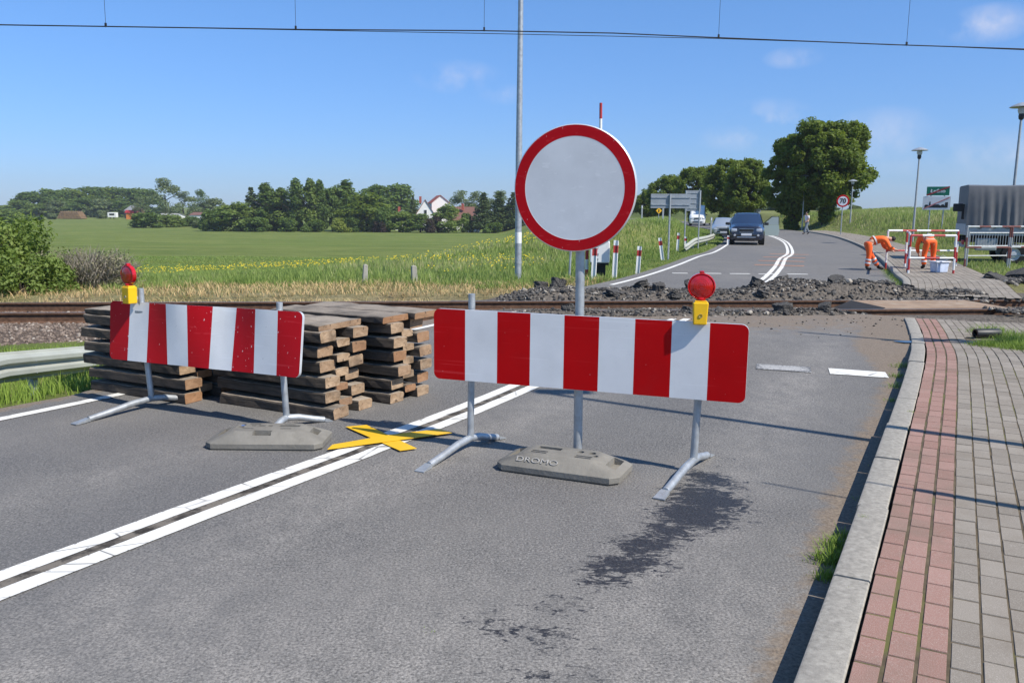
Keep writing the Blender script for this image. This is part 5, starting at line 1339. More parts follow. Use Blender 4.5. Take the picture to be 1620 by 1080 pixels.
# overhead contact line
wp = [(-16, 13.3, 4.50), (-8.2, 14.0, 4.53), (-3.45, 14.41, 4.57), (-.51, 14.66, 4.62), (1.68, 14.84, 4.63), (3.31, 14.98, 4.60), (6.52, 15.25, 4.55), (9.01, 15.47, 4.53), (16, 16.06, 4.5)]
wp = [(x, y, z) for x, y, z in wp]
t = thing('overhead_line', 'thin dark contact wires with droppers spanning the sky above the track', 'overhead wire', (0, 14.68, 0))
m = MB(); m.tube([(x, y - 14.68, z) for x, y, z in wp], .010, 6); m.build('contact_wire', M['dark'], t)
m = MB(); m.tube([(x, y - 14.68 + .12, z + .03 * math.sin(i * 1.3)) for i, (x, y, z) in enumerate(wp)], .006, 6); m.build('second_wire', M['dark'], t)
m = MB(); m.tube([(x, y - 14.68, 6.3 + .002 * x * x) for x, y, z in wp], .009, 6); m.build('messenger_wire', M['dark'], t)
for px in (192, 480, 765, 1120, 1406):
    x = (px - 810) / FPX * 14.7 * (1.0 + .085 * (px - 810) / FPX); y = .085 * x; z = float(np.interp(x, [p[0] for p in wp], [p[2] for p in wp]))
    m = MB(); m.tube([(x, y, z - .02), (x + .01, y, 6.3 + .002 * x * x)], .0035, 5); m.box((x, y, z + .02), (.03, .02, .06)); m.build('dropper', M['dark'], t)

# street lamps
def street_lamp(x, y, top, label, lean=0.):
    zb = gz(x, y); h = top - zb; t = thing('street_lamp', label, 'street lamp', (x, y, zb), 0, 'park style street lamps along the far pavement')
    m = MB(); m.tube([(0, 0, -.2), (lean * h * .5, 0, h * .5), (lean * h, 0, h - .62)], [.062, .05, .04], 10); m.build('pole', M['galv_dull'], t, 50)
    T = Matrix.Translation((lean * h, 0, 0))
    m = MB(); m.lathe([(.04, h - .64), (.085, h - .6), (.10, h - .5), (.085, h - .42), (0, h - .42)], 14, 0, T); m.build('collar', M['black'], t, 40)
    m = MB(); m.lathe([(.10, h - .42), (.14, h - .3), (.12, h - .2), (.05, h - .16)], 14, 0, T); m.build('glass_bowl', M['lampglass'], t, 40)
    m = MB(); m.lathe([(.40, h - .20), (.41, h - .185), (.3, h - .12), (.12, h - .05), (0, h - .02)], 24, 0, T); m.lathe([(.40, h - .20), (.1, h - .16), (0, h - .16)], 24, 0, T); m.build('shade_disc', M['galv'], t, 40)
M['lampglass'] = simple('lamp_bowl', C(.5, .52, .52), .2, 0, .05, 4)
street_lamp(18.15, 31, 5.62, 'near street lamp with disc shade rising behind the lorry', .008)
street_lamp(21.25, 45, 5.10, 'street lamp with disc shade left of the green town sign', .004)
street_lamp(28.3, 83, 5.35, 'small distant street lamp before the chestnut trees')
street_lamp(29.8, 75, 4.6, 'faint street lamp at the right edge of the biggest chestnut')

# signs
def text_mesh(body, size, mat, parent, loc, ext=.004, name='lettering', rot=(math.pi / 2, 0, 0), sx=1., bold=.0):
    c = bpy.data.curves.new('lettering', 'FONT'); c.body = body; c.size = size; c.extrude = ext; c.offset = bold; c.align_x = 'CENTER'; c.align_y = 'CENTER'
    o = bpy.data.objects.new('tmp', c); COL.objects.link(o); bpy.context.view_layer.update()
    me = bpy.data.meshes.new_from_object(o.evaluated_get(bpy.context.evaluated_depsgraph_get())); bpy.data.objects.remove(o)
    me.materials.clear(); me.materials.append(mat); o = bpy.data.objects.new(name, me); COL.objects.link(o); o.parent = parent; o.location = loc; o.rotation_euler = rot; o.scale = (sx, 1, 1); return o
M['sign_black'] = simple('sign_black', C(.012), .5); M['sign_green'] = simple('sign_green', C(.0, .15, .085), .45, 0, .06, 5); M['sign_strike'] = simple('sign_strike_red', C(.30, .03, .035), .5)
M['sign_plain'] = simple('sign_plain_white', C(.66, .67, .69), .5, 0, .05, 4); M['sign_back'] = simple('sign_back_grey', C(.30, .325, .345), .55, .25, .12, 3); M['sign_amber'] = simple('sign_amber', C(.80, .42, .01), .5)
t = thing('speed_sign', 'round speed limit sign reading 70 before the right chestnut', 'road sign', (24.0, 62, gz(24.0, 62)), -.3)
zc = 2.52 - t.location.z
m = MB(); m.cyl((0, .05, -.2), (0, .05, zc + .2), .04, 10); m.build('post', M['galv'], t)
m = MB(); m.lathe([(0, 0), (.33, 0), (.43, 0), (.44, -.01), (.44, -.03), (0, -.03)], 40, [0, 1, 1, 1, 2], Matrix.Translation((0, -.01, zc)) @ Matrix.Rotation(math.pi / 2, 4, 'X')); m.build('sign_face', [M['sign_plain'], M['sign_red'], M['sign_back']], t)
text_mesh('70', .46, M['sign_black'], t, (0, -.02, zc), sx=.95, bold=.012)
t = thing('town_sign', 'green end of town sign over a white skyline plate, both struck through', 'road sign', (22.4, 45, gz(22.4, 45)), -.45)
zb = t.location.z; zg = EYE + (338.3 - 303.5) / FPX * 45 - zb; zw = EYE + (338.3 - 322) / FPX * 45 - zb
for sx in (-.32, .32):
    m = MB(); m.cyl((sx, .05, -.3), (sx, .05, zg + .1), .03, 8); m.build('post', M['galv'], t)
m = MB(); m.box((0, 0, zg), (1.08, .02, .46), bev=.004); m.build('green_plate', M['sign_green'], t)
text_mesh('Łeźno', .25, M['sign_plain'], t, (0, -.014, zg - .0), sx=1.1, bold=.006)
m = MB(); m.box((0, -.019, 0), (1.16, .006, .075), M=Matrix.Translation((0, 0, zg)) @ Matrix.Rotation(-.40, 4, 'Y')); m.build('strike', M['sign_strike'], t)
m = MB(); m.box((-.03, 0, zw), (1.32, .02, .70), bev=.004); m.build('white_plate', M['sign_plain'], t)
sk = [(-.56, -.24), (-.56, -.12), (-.52, -.08), (-.42, -.08), (-.38, -.12), (-.36, -.13), (-.335, .06), (-.31, .10), (-.285, .06), (-.27, -.1), (-.15, -.08), (.0, -.07), (.1, -.06), (.16, -.1), (.2, -.13), (.25, -.07), (.33, -.06), (.37, -.1), (.40, -.13), (.41, .04), (.54, .05), (.54, -.24)]
m = MB(); m.prism([(a - .03, b + zw) for a, b in sk], -.016, -.011, 'y'); m.build('skyline', M['sign_black'], t)
m = MB(); m.box((0, -.020, 0), (1.34, .006, .06), M=Matrix.Translation((-.03, 0, zw)) @ Matrix.Rotation(-.46, 4, 'Y')); m.build('strike', simple('strike_pale', C(.5, .2, .2), .5), t)
def panel_sign(x, y, w, h, zc, posts, label, rows=1):
    zb = gz(x, y); t = thing('direction_board', label, 'direction sign', (x, y, zb), -.1)
    zc -= zb
    m = MB(); m.box((0, 0, zc), (w, .03, h), bev=.006); m.build('board', M['sign_back'], t)
    for k in range(rows * 2):
        m = MB(); m.box((0, -.025, zc - h / 2 + h * (k + .5) / (rows * 2)), (w - .04, .02, .03)); m.build('stiffener', M['galv'], t)
    for p in posts:
        m = MB(); m.cyl((p, -.06, -.3), (p, -.06, zc + h / 2), .032, 8); m.build('post', M['galv'], t)
panel_sign(5.55, 30.0, 1.38, .50, 2.03, (-.02,), 'grey back of a wide direction board on one post, on the left verge')
panel_sign(8.45, 40.0, .74, .95, 2.18, (-.33, .31), 'grey back of a taller direction board on two posts', 2)
t = thing('speed_sign', 'grey back of a round sign above the roofs of the waiting cars', 'road sign', (29.7, 104, 0), 0); m = MB(); m.cyl((0, -.06, -.2), (0, -.06, 2.5), .05, 8); m.build('post', M['galv_dull'], t)
m = MB(); m.lathe([(0, 0), (.62, 0), (.62, .03), (0, .03)], 32, 0, Matrix.Translation((0, 0, 1.95)) @ Matrix.Rotation(math.pi / 2, 4, 'X')); m.build('sign_back', M['sign_back'], t)
t = thing('warning_sign', 'small amber warning sign on the bank before the grey boards', 'road sign', (10.3, 60, gz(10.3, 60)), 0); zc = 1.74 - t.location.z
m = MB(); m.cyl((0, .03, -.2), (0, .03, zc), .025, 8); m.build('post', M['galv'], t); m = MB(); m.box((0, 0, 0), (.30, .015, .30), M=Matrix.Translation((0, 0, zc)) @ Matrix.Rotation(math.pi / 4, 4, 'Y')); m.build('sign_face', M['sign_amber'], t); m = MB(); m.box((0, -.014, zc), (.07, .006, .2)); m.build('symbol', M['sign_black'], t)
for (px, y, tp, lab) in ((1050, 60, 1.5, 'short grey reflector post right of the amber warning sign'), (1126, 62, 1.62, 'grey reflector post right of the white van'), (1017, 70, 1.7, 'thin grey post on the bank, left of the amber sign')):
    x = at(px - 5, y); t = thing('reflector_post', lab, 'post', (x, y, gz(x, y))); m = MB(); m.box((0, 0, .6), (.12, .06, 1.5), bev=.01); m.build('body', M['galv_dull'], t); m = MB(); m.box((0, -.035, 1.2), (.08, .012, .16)); m.build('reflector', M['sign_plain'], t)

# ------------------------------------------------------------------ vehicles
def paintm(name, c, rough=.25, metal=.0):
    n = N(name); n.col(C(*c)).rough(rough).metal(metal); n.b.inputs['Coat Weight'].default_value = .8; n.b.inputs['Coat Roughness'].default_value = .05; return n.mat
def car(label, loc, rz, paint, st, cabin, name='parked_car', cat='car', group='cars waiting beyond the crossing', rails=False, track=.76, wb=(1.33, -1.25), wr=.33, strip=True, mirror=True, pillar=.0):
    """st: stations (x, z_bottom, z_shoulder, half_width, z_top, half_top); cabin=(i_cowl, i_roof0, i_roof1, i_tail)"""
    t = thing(name, label, cat, loc, rz, group)
    def half(s):
        x, zb, zs, w, zt, wt = s
        return [(x, w * .86, zb), (x, w * .97, zb + .1), (x, w, (zb + zs) / 2), (x, w * .985, zs - .06), (x, w * .95, zs), (x, wt, zt - .05), (x, wt * .86, zt - .008), (x, 0, zt + .012)]
    V = []; n = 15
    for s in st:
        h = half(s); V += [(a, -b, c) for a, b, c in h] + [(a, b, c) for a, b, c in reversed(h[:-1])]
    Fc = []
    for i in range(len(st) - 1):
        for j in range(n - 1): Fc.append((i * n + j, i * n + j + 1, (i + 1) * n + j + 1, (i + 1) * n + j))
        Fc.append((i * n + n - 1, i * n, (i + 1) * n, (i + 1) * n + n - 1))
    Fc.append(tuple(range(n))); Fc.append(tuple((len(st) - 1) * n + j for j in range(n - 1, -1, -1)))
    m = MB(); m.add(V, Fc); body = m.build('body', paint, t, 32)
    for wx in wb:        # wheel arches
        for sy in (-1, 1):
            m = MB(); m.cyl((wx, sy * (track - .14), wr), (wx, sy * (track + .135), wr), wr + .06, 20); m.build('wheel_arch', M['dark'], t)
            a = Matrix.Translation((wx, sy * (track + .03), wr)) @ Matrix.Rotation(-sy * math.pi / 2, 4, 'X')
            m = MB(); m.lathe([(wr * .62, -.1), (wr * .95, -.11), (wr, -.07), (wr, .07), (wr * .95, .115), (wr * .64, .118), (wr * .6, .09)], 24, 0, a); ty = m.build('wheel', M['tyre'], t, 40)
            m = MB(); m.lathe([(wr * .63, .105), (wr * .58, .08), (wr * .3, .09), (.06, .11), (0, .11)], 24, 0, a)
            for k in range(5):
                q = a @ Matrix.Rotation(k * 1.2566, 4, 'Z'); m.box((wr * .38, 0, .102), (wr * .5, .07, .02), 0, q)
            m.build('rim', M['chrome'], ty, 40)
    ic, r0_, r1_, it = cabin
    def P(i, j, side=-1):
        h = half(st[i])[j]; return Vector((h[0], side * h[1], h[2]))
    def pane(name, quad, off):
        vs = [q for q in quad]; c = sum(vs, Vector()) / 4; nn = (vs[1] - vs[0]).cross(vs[3] - vs[0]).normalized(); 
        if nn.dot(off) < 0: nn = -nn
        vs = [c + (q - c) * .93 + nn * .018 for q in vs]; m = MB(); m.add([tuple(q) for q in vs] + [tuple(q - nn * .012) for q in vs], [(0, 1, 2, 3), (7, 6, 5, 4), (0, 4, 5, 1), (1, 5, 6, 2), (2, 6, 7, 3), (3, 7, 4, 0)]); m.build(name, M['glass'], t)
    pane('windscreen', [P(ic, 5, -1) + Vector((0, -.03, 0)), P(ic, 5, 1) + Vector((0, .03, 0)), P(r0_, 5, 1), P(r0_, 5, -1)], Vector((1, 0, .5)))
    pane('rear_window', [P(it, 5, -1), P(it, 5, 1), P(r1_, 5, 1), P(r1_, 5, -1)], Vector((-1, 0, .5)))
    for sd in (-1, 1):
        for i in range(r0_, r1_):
            pane('side_window', [P(i, 4, sd), P(i + 1, 4, sd), P(i + 1, 5, sd), P(i, 5, sd)], Vector((0, sd, .2)))
    f = st[0]; f1 = st[1]
    # front end
    zt, w = f[4], f[3]
    m = MB(); m.box((f[0] + .012, 0, zt - .16), (.05, w * .95, .15), bev=.02); g = m.build('grille', M['black'], t)
    m = MB()
    for zz_ in (zt - .08, zt - .245): m.box((f[0] + .035, 0, zz_), (.03, w * 1.0, .022), bev=.006)
    m.build('grille_trim', M['chrome'], g)
    for sy in (-1, 1):
        m = MB(); m.box((f[0] - .06, sy * w * .86, zt - .14), (.16, .30, .17), bev=.05); m.build('headlight', M['headlamp'], t, 50)
        m = MB(); m.lathe([(0, 0), (.05, 0), (.06, -.02)], 12, 0, Matrix.Translation((f[0] + .02, sy * w * .8, f[1] + .16)) @ Matrix.Rotation(math.pi / 2, 4, 'Y')); m.build('fog_lamp', M['headlamp'], t)
    m = MB(); m.box((f[0] + .035, 0, zt - .36), (.02, .52, .115), bev=.004); m.build('number_plate', M['sign_plain'], t)
    m = MB(); m.box((f[0] + .01, 0, f[1] + .12), (.05, w * 1.4, .14), bev=.02); m.build('air_intake', M['black'], t)
    if strip:
        m = MB(); m.box((f[0] + .03, 0, f[1] + .06), (.05, w * 1.3, .05), bev=.015); m.build('bumper_trim', M['chrome'], t)
    if mirror:
        for sy in (-1, 1):
            q = P(ic, 4, sy); m = MB(); m.box((q.x - .25, sy * (abs(q.y) + .14), q.z + .09), (.12, .2, .14), bev=.04); m.box((q.x - .22, sy * (abs(q.y) + .03), q.z + .05), (.06, .1, .04)); m.build('wing_mirror', M['black'], t, 50)
    if rails:
        for sy in (-1, 1):
            a, b = P(r0_, 6, sy), P(r1_, 6, sy); m = MB(); m.tube([a + Vector((-.1, 0, 0)), a + Vector((-.25, 0, .06)), b + Vector((.25, 0, .06)), b + Vector((.1, 0, 0))], .018, 8); m.build('roof_rail', M['black'], t, 50)
    return t
n_ = N('headlamp'); n_.col(C(.55, .57, .6)).rough(.08).metal(.3); M['headlamp'] = n_.mat
SUVS = [(2.10, .34, .72, .72, .90, .55), (2.02, .26, .80, .84, .97, .66), (1.55, .24, .92, .89, 1.02, .74), (.95, .24, .98, .90, 1.09, .78), (.25, .24, 1.0, .90, 1.58, .64), (-.7, .24, 1.02, .90, 1.63, .66), (-1.65, .24, 1.03, .90, 1.58, .64), (-1.98, .28, 1.0, .86, 1.14, .70), (-2.08, .36, .9, .78, 1.0, .6)]
SED = [(2.28, .30, .60, .70, .76, .52), (2.18, .22, .70, .83, .84, .62), (1.6, .20, .82, .88, .90, .70), (.95, .20, .88, .89, .98, .76), (.15, .20, .90, .89, 1.40, .58), (-.75, .20, .92, .89, 1.46, .60), (-1.75, .20, .93, .89, 1.38, .58), (-2.15, .24, .9, .85, 1.0, .66), (-2.28, .32, .8, .76, .9, .56)]
VAN = [(2.9, .34, .80, .80, 1.05, .6), (2.8, .26, .95, .94, 1.15, .72), (2.45, .24, 1.15, .98, 1.30, .82), (2.1, .24, 1.28, .99, 1.42, .86), (1.4, .24, 1.35, 1.0, 2.3, .82), (.9, .24, 1.38, 1.0, 2.52, .84), (-2.5, .24, 1.38, 1.0, 2.52, .84), (-2.8, .26, 1.36, .99, 2.4, .82), (-2.85, .3, 1.3, .97, 1.5, .82)]
def facing(y): return ROAD.ang(ROAD.L_at_y(y)) + math.pi
car('dark blue estate car with roof rails, first in the queue', (12.5, 45.3, 0), -math.pi / 2 - .27, paintm('car_navy', (.012, .018, .04)), SUVS, (3, 4, 6, 7), rails=True)
c2 = car('grey green saloon with its driver door open, behind the dark blue car', (14.15, 51.6, 0), -math.pi / 2 - .25, paintm('car_greygreen', (.30, .36, .34), .3, 0), SED, (3, 4, 6, 7))
m = MB(); m.prism([(0, .3), (1.02, .3), (1.06, .62), (1.02, .92), (0, .92)], -.03, .03, 'y'); dr_ = m.build('open_door', bpy.data.materials['car_greygreen'], c2)
dr_.location = (.62, .90, 0); dr_.rotation_euler = (0, 0, math.pi / 2 + .12)
m = MB(); m.prism([(.12, .93), (1.0, .93), (.98, 1.40), (.62, 1.40)], -.012, .012, 'y'); m.build('door_window', simple('door_glass', C(.28, .33, .33), .1, 0, .0), dr_)
m = MB(); m.tube([(.02, 0, .93), (.6, 0, 1.42), (1.0, 0, 1.43), (1.03, 0, .93)], .022, 8); m.build('window_frame', M['black'], dr_)
m = MB(); m.box((.5, .034, .42), (1.0, .02, .04)); m.build('door_trim', M['chrome'], dr_)
car('white car in the queue, its roof showing above the grey green saloon', (15.9, 59.0, -.05), -math.pi / 2 - .22, paintm('car_white', (.72, .72, .72)), SED, (3, 4, 6, 7))
car('silver car farther back in the queue at the left verge', (16.0, 64.5, -.2), -math.pi / 2 - .22, paintm('car_silver', (.42, .44, .45), .3, .4), SED, (3, 4, 6, 7))
car('white van coming round the curve behind the grass bank', (at(1102, 106), 107, 0.0), -math.pi / 2 - .22, paintm('van_white', (.74, .74, .72)), VAN, (3, 4, 6, 7), 'delivery_van', 'van', track=.84, wb=(1.9, -1.7), wr=.36)
car('pale silver car parked far off below the firs', (at(748, 262), 262, gz(at(748, 262), 262)), -.1, paintm('car_pale', (.6, .62, .65), .3, .3), SUVS, (3, 4, 6, 7))

# lorry with a grey tarpaulin
a_ = -.36
T = thing('lorry', 'lorry with a grey tarpaulin body parked on the grass at the right', 'lorry', (14.95, 28.0, 0.0), a_)
Lb, Wb, z0_, zt_ = 5.6, 2.3, 1.05, 2.56
def tarp_pt(s, z, side): return None
m = MB(); ns, nz = 170, 16; V = []
r = random.Random(8)
folds = [(r.uniform(0, Lb), r.uniform(.05, .12), r.uniform(.3, 1)) for _ in range(46)]
for i in range(ns + 1):
    s = Lb * i / ns
    for j in range(nz + 1):
        f = j / nz; z = 1.27 + (zt_ - 1.27) * f - .015 * math.sin(math.pi * s / Lb * 3) ** 2 * f - .04 * s / Lb * f
        d = sum(a * .55 * math.exp(-((s - c - .06 * (1 - f)) / w_) ** 2) for c, w_, a in folds) * .085 * (1 - f) ** .8
        hem = .03 * math.sin(s * 11) * (j == 0)
        V.append((s, -.03 - d + .05 * f ** 6, z + hem))
for i in range(ns + 1):
    s = Lb * i / ns; V.append((s, .25, zt_ + .04 - .015 * math.sin(math.pi * s / Lb * 3) ** 2 - .04 * s / Lb))
    V.append((s, Wb - .25, zt_ + .04 - .04 * s / Lb)); V.append((s, Wb - .02, zt_ - .04 * s / Lb)); V.append((s, Wb, 1.27))
k = nz + 1; Fc = [(i * k + j, (i + 1) * k + j, (i + 1) * k + j + 1, i * k + j + 1) for i in range(ns) for j in range(nz)]
b0 = (ns + 1) * k
for i in range(ns):
    Fc.append((i * k + nz, (i + 1) * k + nz, b0 + (i + 1) * 4, b0 + i * 4))
    for j in range(3): Fc.append((b0 + i * 4 + j, b0 + (i + 1) * 4 + j, b0 + (i + 1) * 4 + j + 1, b0 + i * 4 + j + 1))
for i in (0, ns): Fc.append(tuple(i * k + j for j in range(nz + 1)) + tuple(b0 + i * 4 + j for j in range(4)))
m.add(V, Fc); M['tarp'] = simple('tarpaulin', C(.125, .125, .13), .55, 0, .12, 3, .1, .4); m.build('tarpaulin', M['tarp'], T, 60)
m = MB(); m.box((Lb / 2, Wb / 2, 1.03), (Lb, Wb, .14)); m.box((Lb / 2, .0, 1.17), (Lb, .04, .30), bev=.006); m.box((Lb / 2, Wb, 1.17), (Lb, .04, .30)); m.box((.0, Wb / 2, 1.17), (.04, Wb, .30)); m.build('drop_sides', simple('drop_side_alu', C(.42, .43, .44), .5, .3, .15, 4), T)
m = MB(); pts = [(Lb * i / 28, -.045, 1.30 if i % 2 else 1.17) for i in range(29)]; m.tube(pts, .010, 5); m.build('lacing_rope', M['black'], T)
m = MB(); m.box((Lb / 2 + 1, .75, .82), (Lb + 2, .1, .22)); m.box((Lb / 2 + 1, 1.55, .82), (Lb + 2, .1, .22)); m.build('chassis', M['dark'], T)
for tx, tw in ((.65, .6), (2.9, .8)):
    m = MB(); m.box((tx, .22, .66), (tw, .4, .40), bev=.03); m.build('tool_box', M['galv_dull'], T)
m = MB(); m.box((-.03, .25, .72), (.06, .36, .14), bev=.01); m.build('tail_lamp', M['red_paint'], T)
m = MB(); m.box((-.02, 1.1, .62), (.08, 2.0, .12), bev=.01); m.build('rear_bumper', M['galv_dull'], T)
m = MB(); m.box((-.22, .5, 1.86), (.3, .06, .26), bev=.03); m.box((-.06, .5, 1.72), (.08, .05, .5)); m.build('winch_bracket', M['black'], T)
for wx in (1.45, 6.6):
    for sy in (.12, Wb - .12):
        A = Matrix.Translation((wx, sy, .36)) @ Matrix.Rotation(math.pi / 2 * (1 if sy < 1 else -1), 4, 'X')
        m = MB(); m.lathe([(.2, -.12), (.34, -.13), (.36, -.09), (.36, .09), (.34, .13), (.21, .13), (.2, .1)], 28, 0, A); w_ = m.build('wheel', M['tyre'], T, 40)
        m = MB(); m.lathe([(.21, .115), (.17, .05), (.1, .07), (.08, .12), (0, .12)], 24, 0, A)
        for q in range(8): m.cyl(*[tuple(A @ Vector((.14 * math.cos(q * .785), .14 * math.sin(q * .785), h_))) for h_ in (.05, .085)], .016, 6)
        m.build('rim', M['sign_plain'], w_, 40)
m = MB(); m.prism([(5.75, .5), (7.6, .5), (7.65, 1.3), (7.25, 2.25), (5.75, 2.3)], .1, Wb - .1, 'y'); cb_ = m.build('cab', M['white_paint'], T); bv = cb_.modifiers.new('b', 'BEVEL'); bv.width = .06; bv.segments = 2
m = MB(); m.prism([(6.1, 1.35), (7.3, 1.35), (7.1, 2.05), (6.1, 2.05)], .075, .095, 'y'); m.build('side_window', M['glass'], T)

# red and white tubular barriers round the workers
def striped_tube(m, a, b, r, n, first):
    a, b = Vector(a), Vector(b)
    for i in range(n): m.tube([a.lerp(b, i / n), a.lerp(b, (i + 1) / n)], r, 8, (i + first) % 2)
RW = [M['white_paint'], M['red_paint']]; RD = [M['galv_dull'], simple('faded_red', C(.15, .05, .045), .7)]
def ped_barrier(p, q, h, label, mid=.48, first=0, n=4, cat='pedestrian barrier', RW=RW):
    dx, dy = q[0] - p[0], q[1] - p[1]; l = math.hypot(dx, dy); t = thing('tube_barrier', label, cat, (p[0], p[1], gz(*p)), math.atan2(dy, dx), 'red and white tube barriers')
    for j, x in enumerate((0, l)):
        m = MB(); striped_tube(m, (x, 0, -.03), (x, 0, h), .028, 4, first + j); m.build('post', RW, t, 40)
    m = MB(); striped_tube(m, (0, 0, h), (l, 0, h), .030, n, first + 1); m.build('top_rail', RW, t, 40)
    m = MB(); striped_tube(m, (0, 0, h * mid), (l, 0, h * mid), .024, max(2, n - 1), first); m.build('middle_rail', RW, t, 40)
    return t
ped_barrier((10.32, 21.95), (11.52, 22.0), 1.16, 'front tube barrier of the enclosure round the bending workers', .5, 0)
ped_barrier((10.55, 22.5), (11.5, 24.7), 1.2, 'left side tube barrier of the enclosure round the bending workers', .5, 1, 3)
ped_barrier((11.05, 24.95), (13.25, 25.2), 1.22, 'rear tube barrier of the enclosure round the bending workers', .52, 1, 5)
ped_barrier((13.35, 24.9), (14.85, 25.2), 1.22, 'tube barrier with faded bands in front of the lorry', .5, 1, 4, RW=RD)
ped_barrier((14.85, 25.3), (16.6, 25.9), 1.22, 'tube barrier at the right edge in front of the lorry', .5, 0, 5, RW=RD)
t = thing('crowd_barrier', 'galvanised barred fence panel in front of the lorry wheel', 'fence panel', (13.95, 25.9, gz(13.95, 25.9)), .2)
m = MB()
for z in (.32, .62, 1.02): m.tube([(0, 0, z), (3.2, 0, z)], .018, 8)
m.build('rails', M['galv'], t, 40)
m = MB()
for i in range(33): m.tube([(.05 + i * .097, 0, .62), (.05 + i * .097, 0, 1.02)], .008, 5)
m.build('bars', M['galv'], t, 40)
for x in (0, 3.2):
    m = MB(); m.tube([(x, 0, -.03), (x, 0, 1.08)], .02, 8); m.build('leg', M['galv'], t, 40)

# ------------------------------------------------------------------ people
def skin(name, pts, edges, radii, mat, parent, sub=2, root=0):
    me = bpy.data.meshes.new(name); me.from_pydata([tuple(p) for p in pts], edges, []); o = bpy.data.objects.new(name, me); COL.objects.link(o)
    md = o.modifiers.new('skin', 'SKIN'); md.use_smooth_shade = True
    for v_, r_ in zip(me.skin_vertices[0].data, radii): v_.radius = (r_, r_) if not isinstance(r_, tuple) else r_
    me.skin_vertices[0].data[root].use_root = True
    s_ = o.modifiers.new('sub', 'SUBSURF'); s_.levels = sub; s_.render_levels = sub
    bpy.context.view_layer.update(); m2 = bpy.data.meshes.new_from_object(o.evaluated_get(bpy.context.evaluated_depsgraph_get()))
    o.modifiers.clear(); o.data = m2; m2.materials.clear(); m2.materials.append(mat); m2.shade_smooth(); o.parent = parent; return o
M['skin'] = simple('skin', C(.48, .28, .19), .55, 0, .08, 10); M['hivis'] = simple('orange_workwear', C(.90, .13, .012), .7, 0, .1, 7); M['hivis2'] = simple('orange_trousers', C(.88, .115, .012), .75, 0, .12, 7)
M['reflect'] = simple('reflective_tape', C(.62, .62, .60), .4, 0, .05, 8); M['hair'] = simple('dark_hair', C(.018, .014, .012), .8, 0, .2, 20); M['boot'] = simple('work_boot', C(.02, .016, .014), .8, 0, .2, 10)
